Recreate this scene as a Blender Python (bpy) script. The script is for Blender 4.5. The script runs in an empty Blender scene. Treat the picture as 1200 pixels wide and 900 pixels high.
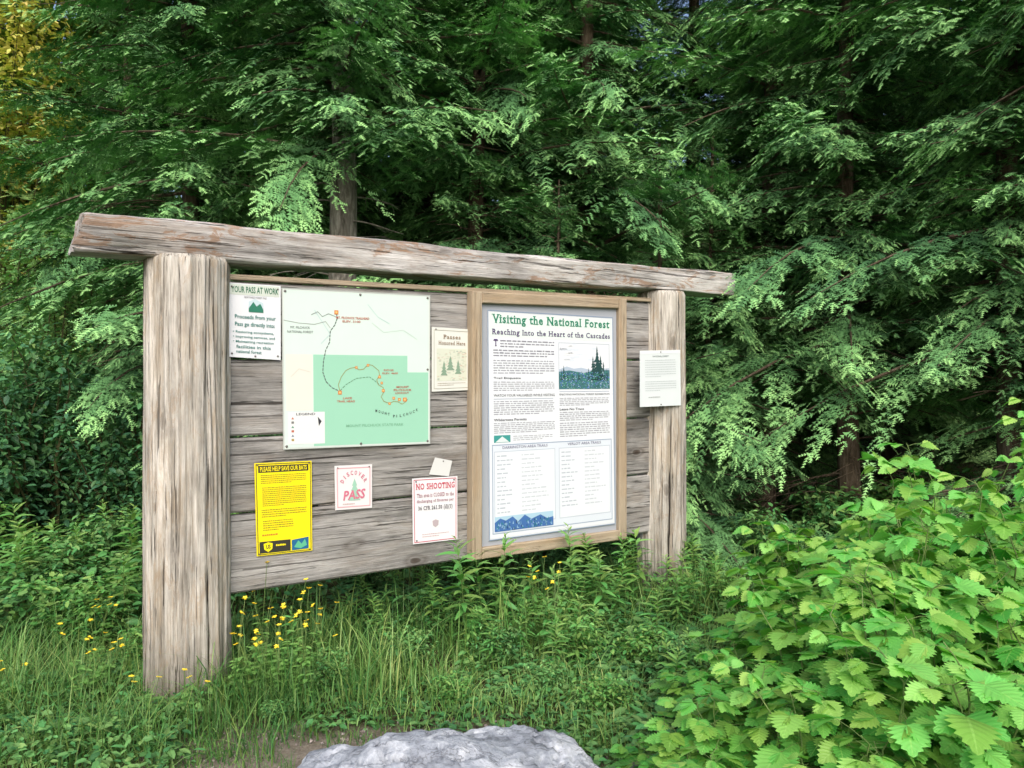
import bpy, math, random
import numpy as np
from mathutils import Vector, noise
random.seed(5)
rng = np.random.default_rng(11)
scn = bpy.context.scene
COL = scn.collection
CAMH = 1.6
F = 900.0

# ------------------------------------------------------------------ helpers
class MB:
    def __init__(s):
        s.v=[]; s.f=[]; s.c=[]; s.m=[]; s.n=0
    def add(s, v, f, col=None, mat=0):
        v=np.asarray(v,dtype=np.float32).reshape(-1,3); f=np.asarray(f,dtype=np.int64)
        s.v.append(v); s.f.append(f+s.n); s.m.append(np.full(len(f),mat,dtype=np.int32))
        if col is None: col=np.full((len(v),3),0.5)
        col=np.asarray(col,dtype=np.float32)
        if col.ndim==1: col=np.tile(col,(len(v),1))
        s.c.append(col); s.n+=len(v)
    def mesh(s, name, mats, smooth=False):
        me=bpy.data.meshes.new(name)
        V=np.concatenate(s.v); C=np.concatenate(s.c)
        loops=np.concatenate([f.ravel() for f in s.f]).astype(np.int32)
        sizes=np.concatenate([np.full(len(f),f.shape[1]) for f in s.f])
        starts=np.concatenate([[0],np.cumsum(sizes)[:-1]]).astype(np.int32)
        me.vertices.add(len(V)); me.vertices.foreach_set("co",V.ravel())
        me.loops.add(len(loops)); me.loops.foreach_set("vertex_index",loops)
        me.polygons.add(len(starts)); me.polygons.foreach_set("loop_start",starts)
        me.polygons.foreach_set("material_index",np.concatenate(s.m))
        me.polygons.foreach_set("use_smooth",np.full(len(starts),bool(smooth)))
        for m in mats: me.materials.append(m)
        me.update(calc_edges=True)
        at=me.attributes.new("tint",'FLOAT_COLOR','POINT')
        cc=np.ones((len(V),4),dtype=np.float32); cc[:,:3]=C
        at.data.foreach_set("color",cc.ravel())
        return me

def obj(name, data, loc=(0,0,0), parent=None, label=None, category=None, group=None, kind=None, rot=None):
    o=bpy.data.objects.new(name,data); COL.objects.link(o); o.location=loc
    if rot is not None: o.rotation_euler=rot
    if parent is not None: o.parent=parent
    if label: o["label"]=label
    if category: o["category"]=category
    if group: o["group"]=group
    if kind: o["kind"]=kind
    return o

def norm(a): return a/np.maximum(np.linalg.norm(a,axis=-1,keepdims=True),1e-9)
def frames(d,up,sc):
    d=norm(d); y=norm(np.cross(up,d)); z=np.cross(d,y)
    return np.stack([d,y,z],axis=2)*np.asarray(sc)[:,None,None]
def inst(T,Fa,M,P):
    V=np.einsum('nij,kj->nki',M,T)+P[:,None,:]
    n=len(T)
    FF=(Fa[None]+(np.arange(len(M))*n)[:,None,None]).reshape(-1,Fa.shape[1])
    return V.reshape(-1,3),FF
def tube(path,rad,sides=6,cap=True):
    path=np.asarray(path,float); k=len(path)
    t=norm(np.gradient(path,axis=0))
    ref=np.array([0,0,1.0]) if abs(t[0][2])<0.9 else np.array([1.0,0,0])
    a=norm(np.cross(t,ref)); b=np.cross(t,a)
    an=np.arange(sides)/sides*2*np.pi
    r=np.asarray(rad,float)[:,None,None]
    V=path[:,None,:]+r*(a[:,None,:]*np.cos(an)[None,:,None]+b[:,None,:]*np.sin(an)[None,:,None])
    V=V.reshape(-1,3); f=[]
    for i in range(k-1):
        for j in range(sides):
            j2=(j+1)%sides
            f.append([i*sides+j,(i+1)*sides+j,(i+1)*sides+j2,i*sides+j2])
    return V,np.array(f)
def sn(x,y,s=1.0,o=0.0):
    x=np.asarray(x)*s+o; y=np.asarray(y)*s-o*1.7
    return (np.sin(x*1.3+1.7*np.sin(y*0.9+.5))+np.sin(y*1.7+1.3*np.sin(x*1.1+2.))+np.sin(x*2.9+y*2.3)*.5)/2.5

# ------------------------------------------------------------------ materials
def newmat(name):
    m=bpy.data.materials.new(name); m.use_nodes=True
    nt=m.node_tree; nt.nodes.clear()
    out=nt.nodes.new("ShaderNodeOutputMaterial")
    return m,nt,out
def N(nt,t,**k):
    n=nt.nodes.new(t)
    for a,b in k.items(): setattr(n,a,b)
    return n
def ramp(nt,stops,src=None):
    r=N(nt,"ShaderNodeValToRGB"); e=r.color_ramp.elements
    while len(e)<len(stops): e.new(0.5)
    for i,(p,c) in enumerate(stops):
        e[i].position=p; e[i].color=(c[0],c[1],c[2],1) if not isinstance(c,(int,float)) else (c,c,c,1)
    if src is not None: nt.links.new(src,r.inputs[0])
    return r.outputs[0]
def mix(nt,a,b,fac,mode='MIX'):
    m=N(nt,"ShaderNodeMix",data_type='RGBA',blend_type=mode)
    L=nt.links
    for sock,val in ((m.inputs[0],fac),(m.inputs[6],a),(m.inputs[7],b)):
        if hasattr(val,"is_linked") or isinstance(val,bpy.types.NodeSocket): L.new(val,sock)
        elif isinstance(val,(int,float)): sock.default_value=val if sock==m.inputs[0] else (val,val,val,1)
        else: sock.default_value=(val[0],val[1],val[2],1)
    return m.outputs[2]
def math_(nt,op,a,b=None,c=None):
    m=N(nt,"ShaderNodeMath",operation=op)
    for i,v in enumerate((a,b,c)):
        if v is None: continue
        if isinstance(v,bpy.types.NodeSocket): nt.links.new(v,m.inputs[i])
        else: m.inputs[i].default_value=v
    return m.outputs[0]
def noise_(nt,vec,scale,detail=4,rough=.6,dist=0):
    n=N(nt,"ShaderNodeTexNoise"); n.inputs["Scale"].default_value=scale
    n.inputs["Detail"].default_value=detail; n.inputs["Roughness"].default_value=rough
    n.inputs["Distortion"].default_value=dist
    if vec is not None: nt.links.new(vec,n.inputs["Vector"])
    return n.outputs[0]
def mapped(nt,src,scale,loc=(0,0,0)):
    m=N(nt,"ShaderNodeMapping"); m.inputs["Scale"].default_value=scale; m.inputs["Location"].default_value=loc
    nt.links.new(src,m.inputs["Vector"]); return m.outputs[0]
def bsdf(nt,out,col,rough=.7,spec=.3,bump=None,bstr=.3,bdist=.01,trans=0,tcol=None):
    p=N(nt,"ShaderNodeBsdfPrincipled")
    if isinstance(col,bpy.types.NodeSocket): nt.links.new(col,p.inputs["Base Color"])
    else: p.inputs["Base Color"].default_value=(*col,1)
    if isinstance(rough,bpy.types.NodeSocket): nt.links.new(rough,p.inputs["Roughness"])
    else: p.inputs["Roughness"].default_value=rough
    p.inputs["Specular IOR Level"].default_value=spec
    if bump is not None:
        b=N(nt,"ShaderNodeBump"); b.inputs["Strength"].default_value=bstr; b.inputs["Distance"].default_value=bdist
        nt.links.new(bump,b.inputs["Height"]); nt.links.new(b.outputs[0],p.inputs["Normal"])
    s=p.outputs[0]
    if trans>0:
        t=N(nt,"ShaderNodeBsdfTranslucent")
        if isinstance(tcol,bpy.types.NodeSocket): nt.links.new(tcol,t.inputs[0])
        else: t.inputs[0].default_value=(*tcol,1)
        mx=N(nt,"ShaderNodeMixShader"); mx.inputs[0].default_value=trans
        nt.links.new(s,mx.inputs[1]); nt.links.new(t.outputs[0],mx.inputs[2]); s=mx.outputs[0]
    nt.links.new(s,out.inputs[0])
    return p

def leaf_mat(name,dark,mid,light,trans=.25,rough=.5,veins=False,spec=.35,simple=False):
    m,nt,out=newmat(name)
    at=N(nt,"ShaderNodeAttribute",attribute_name="tint")
    sep=N(nt,"ShaderNodeSeparateColor"); nt.links.new(at.outputs[0],sep.inputs[0])
    g=N(nt,"ShaderNodeNewGeometry")
    nz=noise_(nt,g.outputs["Position"],1.6,2)
    v=math_(nt,'ADD',sep.outputs[0],math_(nt,'MULTIPLY',math_(nt,'SUBTRACT',nz,.5),.7))
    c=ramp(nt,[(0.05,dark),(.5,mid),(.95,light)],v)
    if simple:
        c=mix(nt,c,(mid[0]*1.4,mid[1]*1.15,mid[2]*.9),math_(nt,'MULTIPLY',sep.outputs[2],.25))
        d=N(nt,"ShaderNodeBsdfDiffuse"); nt.links.new(c,d.inputs[0]); nt.links.new(d.outputs[0],out.inputs[0]); return m
    h=N(nt,"ShaderNodeHueSaturation"); nt.links.new(c,h.inputs["Color"])
    hv=math_(nt,'ADD',math_(nt,'MULTIPLY',sep.outputs[1],.07),.465); nt.links.new(hv,h.inputs["Hue"])
    c=h.outputs[0]
    bump=None
    if veins:
        uv=N(nt,"ShaderNodeAttribute",attribute_name="leafuv"); su=N(nt,"ShaderNodeSeparateXYZ"); nt.links.new(uv.outputs["Vector"],su.inputs[0])
        t=su.outputs[0]; a=su.outputs[1]
        ph=math_(nt,'FRACT',math_(nt,'SUBTRACT',math_(nt,'MULTIPLY',t,7.),math_(nt,'MULTIPLY',a,1.8)))
        side=math_(nt,'LESS_THAN',ph,.14)
        midr=math_(nt,'LESS_THAN',a,.06)
        vv=math_(nt,'MAXIMUM',math_(nt,'MULTIPLY',side,.5),midr)
        c=mix(nt,c,(light[0]*1.3,light[1]*1.1,light[2]*1.3),math_(nt,'MULTIPLY',vv,.35))
        bump=math_(nt,'SUBTRACT',1.0,math_(nt,'ABSOLUTE',math_(nt,'SUBTRACT',ph,.5)))
    tc=mix(nt,c,(1.0,1.25,.5),1.0,'MULTIPLY')
    bsdf(nt,out,c,rough,spec,bump,.45,.005,trans,tc)
    return m

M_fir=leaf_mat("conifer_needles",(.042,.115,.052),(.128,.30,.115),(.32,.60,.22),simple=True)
M_firdark=leaf_mat("conifer_needles_deep",(.08,.16,.065),(.18,.34,.12),(.34,.55,.19),simple=True)
M_sunpaint=leaf_mat("painted_sunlit_leaf",(.22,.27,.05),(.52,.50,.12),(.88,.76,.24),.25,.6)  # yellow-green leaves with warm sunlight painted into their colour
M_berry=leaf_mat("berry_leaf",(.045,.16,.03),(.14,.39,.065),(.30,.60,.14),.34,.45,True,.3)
M_shrub=leaf_mat("shrub_leaf",(.025,.085,.034),(.075,.215,.08),(.19,.39,.14),.2,.45)
M_alder=leaf_mat("alder_leaf",(.08,.18,.05),(.20,.38,.12),(.37,.58,.20),.3,.5)
M_weed=leaf_mat("weed_leaf",(.05,.14,.03),(.14,.32,.075),(.28,.50,.14),.25,.5)
M_grass=leaf_mat("grass_blade",(.045,.12,.03),(.125,.265,.06),(.31,.44,.15),.25,.55)
M_cover=leaf_mat("ground_cover_leaf",(.035,.10,.03),(.11,.27,.08),(.25,.46,.14),.2,.5)

def bark_mat(name,c1,c2,c3):
    m,nt,out=newmat(name)
    g=N(nt,"ShaderNodeTexCoord").outputs["Object"]
    a=noise_(nt,mapped(nt,g,(14,14,3)),1.5,8,.7,.6)
    b=noise_(nt,g,1.3,4)
    c=ramp(nt,[(.3,c1),(.5,c2),(.72,c3)],a)
    c=mix(nt,c,(.05,.07,.03),math_(nt,'MULTIPLY',b,.3))
    bsdf(nt,out,c,.9,.1,a,.9,.03)
    return m
M_bark=bark_mat("conifer_bark",(.03,.021,.015),(.10,.072,.053),(.21,.165,.13))
M_barkgrey=bark_mat("grey_bark",(.09,.078,.066),(.29,.26,.23),(.58,.54,.49))
M_stem=bark_mat("stem_wood",(.03,.03,.012),(.07,.07,.03),(.12,.11,.05))
m,nt,out=newmat("green_stem"); g=N(nt,"ShaderNodeTexCoord").outputs["Object"]
bsdf(nt,out,ramp(nt,[(.3,(.07,.14,.03)),(.7,(.16,.22,.07))],noise_(nt,g,20)),.6,.3); M_gstem=m
m,nt,out=newmat("yellow_petal"); g=N(nt,"ShaderNodeTexCoord").outputs["Object"]
bsdf(nt,out,ramp(nt,[(.3,(.80,.58,.02)),(.7,(.88,.72,.06))],noise_(nt,g,30)),.5,.4); M_petal=m

def wood_mat(name,axis,dark,mid,light,warm,warmamt=.5,crack=.5,base_dark=False,tint=False,across=1.0,peel=None,knots=.85,gx=16,stain=.6,lo=.36,hi=.58,pk=.65):
    m,nt,out=newmat(name)
    tc=N(nt,"ShaderNodeTexCoord").outputs["Object"]
    def sc(al,ac):
        s=[ac*across]*3; s[axis]=al; return tuple(s)
    vec=tc
    if tint:
        at=N(nt,"ShaderNodeAttribute",attribute_name="tint")
        va=N(nt,"ShaderNodeVectorMath",operation='MULTIPLY_ADD'); nt.links.new(at.outputs["Vector"],va.inputs[0])
        va.inputs[1].default_value=(7,7,7); nt.links.new(tc,va.inputs[2]); vec=va.outputs[0]
    wob=N(nt,"ShaderNodeTexNoise"); wob.inputs["Scale"].default_value=6; nt.links.new(tc,wob.inputs["Vector"])
    vor=N(nt,"ShaderNodeTexVoronoi"); vor.inputs["Scale"].default_value=1.0
    va2=N(nt,"ShaderNodeVectorMath",operation='MULTIPLY_ADD'); nt.links.new(wob.outputs["Color"],va2.inputs[0]); va2.inputs[1].default_value=(.03,.03,.03); nt.links.new(vec,va2.inputs[2])
    nt.links.new(mapped(nt,va2.outputs[0],sc(1.9,4.2)),vor.inputs["Vector"])
    kd=vor.outputs["Distance"]
    knot=ramp(nt,[(.04,1.0),(.085,.75),(.10,.15),(.14,.45),(.20,0.0)],kd)
    grain=noise_(nt,mapped(nt,vec,sc(.8,gx)),1.6,10,.68,.35)
    fibre=noise_(nt,mapped(nt,vec,sc(3,120)),1.5,5,.7,.2)
    g2=math_(nt,'ADD',math_(nt,'MULTIPLY',grain,.6),math_(nt,'MULTIPLY',fibre,.4))
    c=ramp(nt,[(lo,dark),((lo+hi)/2,mid),(hi,light)],g2)
    wmask=ramp(nt,[(.50,0.0),(.62,1.0)],noise_(nt,mapped(nt,vec,sc(1.3,5),(3,1,5)),1.5,8,.72,.8))
    c=mix(nt,c,warm,math_(nt,'MULTIPLY',wmask,warmamt))
    if peel:
        pm=ramp(nt,[(.545,0.0),(.575,1.0)],noise_(nt,mapped(nt,vec,sc(2.2,9),(8,3,1)),1.4,9,.78,1.0))
        c=mix(nt,c,peel,math_(nt,'MULTIPLY',pm,pk))
    cr=noise_(nt,mapped(nt,vec,sc(.55,20),(9,2,4)),1.3,5,.6,.3)
    crm=ramp(nt,[(.30,1.0),(.352,1.0),(.365,0.0)],cr)
    cr2=noise_(nt,mapped(nt,vec,sc(1.4,60),(1,7,3)),1.2,4,.6,.3)
    crm2=ramp(nt,[(.37,1.0),(.39,0.0)],cr2)
    crk=math_(nt,'MAXIMUM',crm,math_(nt,'MULTIPLY',crm2,.75))
    c=mix(nt,c,(.02,.016,.013),math_(nt,'MULTIPLY',crk,crack))
    c=mix(nt,c,(.055,.038,.027),math_(nt,'MULTIPLY',knot,knots))
    st=ramp(nt,[(.33,stain),(.52,.95),(.7,1.12)],noise_(nt,mapped(nt,vec,sc(1.2,3.5)),1.4,7,.68))
    c=mix(nt,c,st,1.0,'MULTIPLY')
    if base_dark:
        sp=N(nt,"ShaderNodeSeparateXYZ"); nt.links.new(tc,sp.inputs[0])
        zz=math_(nt,'ADD',sp.outputs[2],math_(nt,'MULTIPLY',noise_(nt,tc,6,4),.35))
        low=ramp(nt,[(.12,1.0),(.60,0.0)],zz)
        c=mix(nt,c,(.07,.055,.03),math_(nt,'MULTIPLY',low,.8))
    h=math_(nt,'SUBTRACT',g2,math_(nt,'MULTIPLY',crk,.6))
    bsdf(nt,out,c,.85,.15,h,.85,.015)
    return m
M_post=wood_mat("weathered_post_wood",2,(.17,.15,.125),(.385,.36,.315),(.60,.57,.52),(.35,.27,.175),.45,.95,True,peel=(.36,.25,.15),pk=.35,knots=.5,gx=15)
M_beam=wood_mat("weathered_beam_wood",0,(.17,.16,.152),(.40,.385,.37),(.62,.605,.59),(.25,.195,.145),.4,.95,peel=(.30,.165,.085),knots=.5)
M_plank=wood_mat("weathered_plank_wood",0,(.13,.125,.12),(.265,.257,.245),(.40,.39,.375),(.21,.175,.14),.4,.85,tint=True,gx=9,knots=.95,stain=.55,lo=.345,hi=.60)
M_frame=wood_mat("frame_wood",2,(.25,.195,.135),(.37,.30,.215),(.46,.385,.29),(.36,.26,.16),.5,.25,tint=True,knots=.4,lo=.33,hi=.62,stain=.8)
M_frameh=wood_mat("frame_wood_level",0,(.25,.195,.135),(.37,.30,.215),(.46,.385,.29),(.36,.26,.16),.5,.25,tint=True,knots=.4,lo=.33,hi=.62,stain=.8)

_pc={}
def paint(col,rough=.6):
    k=(tuple(round(c,3) for c in col),rough)
    if k in _pc: return _pc[k]
    m,nt,out=newmat("printed_ink_%d"%len(_pc))
    tc=N(nt,"ShaderNodeTexCoord").outputs["Object"]
    n=noise_(nt,tc,7,4)
    col=tuple(x*.82 for x in col)
    c=mix(nt,tuple(x*.94 for x in col),col,n)
    bsdf(nt,out,c,rough,.25); _pc[k]=m; return m
m,nt,out=newmat("steel_screw"); tc=N(nt,"ShaderNodeTexCoord").outputs["Object"]
p=bsdf(nt,out,ramp(nt,[(.3,(.12,.10,.09)),(.7,(.3,.29,.28))],noise_(nt,tc,200)),.4,.5); p.inputs["Metallic"].default_value=.7; M_screw=m

# ------------------------------------------------------------------ ground
def hill(x,y):
    y=np.asarray(y,float); x=np.asarray(x,float)
    d=np.maximum(y-12+0.0*x,0)
    h=.42*d*d/(d+5)
    return np.minimum(h,14)+.05*sn(x,y,.9)*np.clip((y-4)/4,0,1)+.015*sn(x,y,4.)
xs=np.concatenate([np.linspace(-300,-14,24)[:-1],np.linspace(-14,14,113),np.linspace(14,300,24)[1:]])
ys=np.concatenate([np.linspace(-300,-4,20)[:-1],np.linspace(-4,24,113),np.linspace(24,300,30)[1:]])
X,Y=np.meshgrid(xs,ys); Z=hill(X,Y)
V=np.stack([X,Y,Z],-1).reshape(-1,3); nx,ny=len(xs),len(ys)
ii,jj=np.meshgrid(np.arange(nx-1),np.arange(ny-1)); b0=(jj*nx+ii).ravel()
Fc=np.stack([b0,b0+1,b0+1+nx,b0+nx],1)
m,nt,out=newmat("forest_soil"); pos=N(nt,"ShaderNodeTexCoord").outputs["Object"]
n1=noise_(nt,pos,1.5,6,.65); n2=noise_(nt,pos,22,6,.7); n3=noise_(nt,pos,90,4,.7)
soil=ramp(nt,[(.3,(.025,.02,.010)),(.5,(.055,.055,.025)),(.7,(.08,.11,.04))],n2)
dirt=ramp(nt,[(.3,(.10,.083,.064)),(.5,(.20,.172,.137)),(.7,(.33,.29,.24))],mix(nt,n2,n3,.5))
sp=N(nt,"ShaderNodeSeparateXYZ"); nt.links.new(pos,sp.inputs[0])
dx=math_(nt,'DIVIDE',math_(nt,'ADD',sp.outputs[0],.60),1.5); dy=math_(nt,'DIVIDE',math_(nt,'SUBTRACT',sp.outputs[1],2.3),1.4)
dd=math_(nt,'SQRT',math_(nt,'ADD',math_(nt,'MULTIPLY',dx,dx),math_(nt,'MULTIPLY',dy,dy)))
dd=math_(nt,'ADD',dd,math_(nt,'MULTIPLY',math_(nt,'SUBTRACT',n1,.5),.8))
c=mix(nt,dirt,soil,ramp(nt,[(.80,0.0),(1.02,1.0)],dd))
bsdf(nt,out,c,.95,.1,mix(nt,n2,n3,.4),.8,.03); M_ground=m
gb=MB(); gb.add(V,Fc)
obj("ground",gb.mesh("ground",[M_ground],True),kind="structure")

# ------------------------------------------------------------------ board frame of reference
Pc=np.array([-1.69,3.98,0.0]); P1=np.array([1.15,5.92,0.0])
U=norm(P1-Pc); Nn=np.array([U[1],-U[0],0.0]); Zv=np.array([0,0,1.0])
YAW=math.atan2(U[1],U[0]); LEN=float(np.linalg.norm(P1-Pc))
def onplane(px,py,off):
    d=np.array([(px-600)/F,1,(448-py)/F]); o=np.array([0,0,CAMH])
    t=np.dot(Pc+off*Nn-o,Nn)/np.dot(d,Nn); return o+t*d
def loc_(px,py,off):
    p=onplane(px,py,off); return np.array([np.dot(p-Pc,U),-off,p[2]])

board=obj("information_board",None,tuple(Pc),label="weathered timber trailhead notice board with two log posts and top beam",category="notice board")
board.rotation_euler=(0,0,YAW)
def bpart(name,mesh,loc=(0,0,0),label=None,parent=None):
    o=obj(name,mesh,loc,parent or board,label); return o

def make_post(r,top,seed):
    rs=np.random.default_rng(seed); n=240; k=110
    a=np.arange(n)/n*2*np.pi; z=np.linspace(-.25,top,k)
    A,ZZ=np.meshgrid(a,z)
    R=r*(1+.010*np.sin(2*A+seed)+.012*np.sin(3*A+1.3*seed+ZZ*.5)+.01*np.sin(5*A+ZZ))
    R=R*(1+.03*(1-ZZ/top)*.6)
    R+= .0035*np.sin(17*A+2*np.sin(ZZ*1.3))+.002*np.sin(41*A+3*np.sin(ZZ*.8))
    for _ in range(70):
        c=rs.uniform(0,2*np.pi); zc=rs.uniform(.1,top); ln=rs.uniform(.2,1.1); w=rs.uniform(.008,.022); dp=rs.uniform(.008,.030)
        da=np.abs((A-c-.06*np.sin(ZZ*3+c)+np.pi)%(2*np.pi)-np.pi)
        R-=dp*np.exp(-(da/w)**2)*np.clip(1-np.abs(ZZ-zc)/ln,0,1)**.5
    R+= .02*np.clip(.35-ZZ,0,1)*np.sin(7*A+seed)
    ch=np.clip((ZZ-(top-.02))/.02,0,1); R-=.012*ch
    V=np.stack([R*np.cos(A),R*np.sin(A),ZZ],-1).reshape(-1,3)
    i,j=np.meshgrid(np.arange(n),np.arange(k-1)); i=i.ravel(); j=j.ravel(); i2=(i+1)%n
    f=np.stack([j*n+i,j*n+i2,(j+1)*n+i2,(j+1)*n+i],1)
    mb=MB(); mb.add(V,f)
    cv=np.vstack([V[(k-1)*n:],[[0,0,top-.004]]]); cf=np.array([[q,(q+1)%n,n] for q in range(n)])
    mb.add(cv,cf)
    return mb.mesh("post",[M_post],True)
TOPL=CAMH+.640; TOPR=CAMH+.690
postL=bpart("post",make_post(.204,TOPL,3),(.010,0,0),label="thick weathered log post with peeling grey wood and dark foot")
postR=bpart("post",make_post(.180,TOPR,8),(LEN,0,0),label="slimmer weathered log post with a paper stapled on")

def make_beam():
    s0,s1=-.50,LEN+.70; k=170; n=48
    S=np.linspace(s0,s1,k)
    hd,hh=.125,.096
    a=(np.arange(n)+.5)/n*2*np.pi
    ca,sa=np.cos(a),np.sin(a); e=.22
    cx=np.sign(ca)*np.abs(ca)**e*hd; cz=np.sign(sa)*np.abs(sa)**e*hh
    V=[]
    for i,s in enumerate(S):
        f=(s-s0)/(s1-s0)
        zc=CAMH+.612+.097+f*.082
        sc=1+.012*math.sin(s*3.1)+.010*math.sin(s*7.3+1)
        if i in(0,k-1): sc*=.96
        zc+=.004*math.sin(s*1.9+.6)
        rr=np.array([noise.noise(Vector((s*1.6,c*9,d*9)))*.012+noise.noise(Vector((s*1.1,c*30,d*30)))*.010+noise.noise(Vector((s*6,c*50,d*50)))*.005 for c,d in zip(cx,cz)])
        V.append(np.stack([np.full(n,s)+ (cz*.15 if i<3 else 0)+(rr*1.5 if i in(0,k-1) else 0),-(cx*sc+rr*np.sign(cx))-.0,zc+cz*sc*(1-.08*f)+rr*np.sign(cz)],-1))
    V=np.concatenate(V)
    i,j=np.meshgrid(np.arange(n),np.arange(k-1)); i=i.ravel(); j=j.ravel(); i2=(i+1)%n
    Fq=np.stack([j*n+i,j*n+i2,(j+1)*n+i2,(j+1)*n+i],1)
    mb=MB(); mb.add(V,Fq)
    for st,o in((0,-.004),((k-1)*n,.004)):
        cv=np.vstack([V[st:st+n],[V[st:st+n].mean(0)+[o,0,0]]]); mb.add(cv,np.array([[q,(q+1)%n,n] for q in range(n)]))
    return mb.mesh("beam",[M_beam],True)
bpart("beam",make_beam(),label="long rough-hewn grey top beam with orange-brown peeled streaks")

def box(mb,x0,x1,y0,y1,z0,z1,z0b=None,z1b=None,col=(.5,.5,.5),mat=0,bev=.006):
    if z0b is None: z0b=z0
    if z1b is None: z1b=z1
    b=bev
    V=[(x0,y1,z0),(x1,y1,z0b),(x1,y1,z1b),(x0,y1,z1),
       (x0,y0+b,z0),(x1,y0+b,z0b),(x1,y0+b,z1b),(x0,y0+b,z1),
       (x0+b,y0,z0+b),(x1-b,y0,z0b+b),(x1-b,y0,z1b-b),(x0+b,y0,z1-b)]
    Fq=[(0,3,2,1),(0,1,5,4),(1,2,6,5),(2,3,7,6),(3,0,4,7),(4,5,9,8),(5,6,10,9),(6,7,11,10),(7,4,8,11),(8,9,10,11)]
    mb.add(V,Fq,col,mat)
OFFB=.05
l=loc_(268,328,OFFB); l2=loc_(268,698,OFFB); r=loc_(748,353,OFFB); r2=loc_(745,627,OFFB)
zt0,zb0,zt1,zb1=l[2],l2[2],r[2],r2[2]
mb=MB()
cuts=[0,.25,.5,.745,1.0]
sA=.12; sB=LEN-.145
for i in range(len(cuts)-1):
    g=.006
    a0=zt0+(zb0-zt0)*cuts[i]-g; a1=zt0+(zb0-zt0)*cuts[i+1]+g
    b0_=zt1+(zb1-zt1)*cuts[i]-g; b1_=zt1+(zb1-zt1)*cuts[i+1]+g
    rr=random.random()
    box(mb,sA,sB,-OFFB+[.004,-.003,.003,-.002][i],-OFFB+.05,a1,a0,b1_,b0_,(rr,random.random(),random.random()),bev=.011)
panel=bpart("plank_panel",mb.mesh("plank_panel",[M_plank]),label="wide horizontal grey planks with cracks and knots")
mb=MB(); box(mb,.2,LEN-.17,-OFFB-.018,-OFFB+.03,zt0+.001,zt0+.03,zt1+.001,zt1+.03,bev=.004); bpart("trim_rail",mb.mesh("trim_rail",[M_frameh]))
mb=MB()
for s in (.9,2.5): box(mb,s,s+.09,.004,.06,zb0+.03,zt0-.03)
bpart("back_batten",mb.mesh("back_batten",[M_post]))

OFFF=.125
fc=[loc_(553,341,OFFF),loc_(734,350,OFFF),loc_(736,632,OFFF),loc_(555,657,OFFF)]
sl=(fc[0][0]+fc[3][0])/2; sr=(fc[1][0]+fc[2][0])/2
ft0,ft1,fb1,fb0=fc[0][2],fc[1][2],fc[2][2],fc[3][2]
fw=.072
mb=MB()
def zl(z0,z1,s): return z0+(z1-z0)*(s-sl)/(sr-sl)
d0,d1=-OFFF,-OFFB-.006
box(mb,sl,sl+fw,d0,d1,fb0,ft0,zl(fb0,fb1,sl+fw),zl(ft0,ft1,sl+fw),(.1,.3,.8),0)
box(mb,sr-fw,sr,d0,d1,zl(fb0,fb1,sr-fw),zl(ft0,ft1,sr-fw),fb1,ft1,(.7,.2,.4),0)
a,b=sl+fw+.002,sr-fw-.002
box(mb,a,b,d0+.003,d1,zl(ft0,ft1,a)-fw,zl(ft0,ft1,a),zl(ft0,ft1,b)-fw,zl(ft0,ft1,b),(.3,.9,.1),1)
box(mb,a,b,d0+.003,d1,zl(fb0,fb1,a),zl(fb0,fb1,a)+fw,zl(fb0,fb1,b),zl(fb0,fb1,b)+fw,(.6,.5,.6),1)
dframe=bpart("display_frame",mb.mesh("display_frame",[M_frame,M_frameh]),label="deep wooden frame around the large poster")
mb=MB(); box(mb,a-.001,b+.001,-OFFF+.035,-OFFF+.045,zl(fb0,fb1,a)+fw-.001,zl(ft0,ft1,a)-fw+.001,zl(fb0,fb1,b)+fw-.001,zl(ft0,ft1,b)-fw+.001,bev=.001)
o=obj("backing_panel",mb.mesh("backing_panel",[paint((.40,.43,.48),.5)]),parent=dframe)

# ------------------------------------------------------------------ posters
def textmesh(s,bold=0.0,serif=False):
    cu=bpy.data.curves.new("t",'FONT'); cu.body=s; cu.offset=bold; cu.resolution_u=2; cu.size=1
    if serif: cu.space_character=1.16
    o=bpy.data.objects.new("t",cu); COL.objects.link(o)
    bpy.context.view_layer.update()
    me=bpy.data.meshes.new_from_object(o.evaluated_get(bpy.context.evaluated_depsgraph_get()))
    V=np.zeros(len(me.vertices)*3); me.vertices.foreach_get("co",V); V=V.reshape(-1,3)
    Fs=[list(p.vertices) for p in me.polygons]
    bpy.data.objects.remove(o); bpy.data.curves.remove(cu); bpy.data.meshes.remove(me)
    if serif:
        cnt={}; cen={}
        for f in Fs:
            cy=V[f][:,1].mean()
            for a,b in zip(f,f[1:]+f[:1]):
                k=(min(a,b),max(a,b)); cnt[k]=cnt.get(k,0)+1; cen[k]=cy
        ex=[]
        for (a,b),c in cnt.items():
            if c!=1: continue
            pa,pb=V[a],V[b]
            if abs(pa[1]-pb[1])>.004: continue
            L=abs(pa[0]-pb[0]); y=pa[1]
            if not(.035<L<.30): continue
            if not(abs(y)<.05 or y>.44): continue
            x0,x1=min(pa[0],pb[0]),max(pa[0],pb[0]); e=.09
            y0,y1=(y,y+.055) if cen[(a,b)]>y else (y-.055,y)
            ex.append((x0-e,x1+e,y0,y1))
        if ex:
            n0=len(V); EV=[]
            for i,(x0,x1,y0,y1) in enumerate(ex):
                EV+=[(x0,y0,0.25),(x1,y0,.25),(x1,y1,.25),(x0,y1,.25)]; Fs.append([n0+4*i+j for j in range(4)])
            V=np.vstack([V,EV])
    return V,Fs
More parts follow.
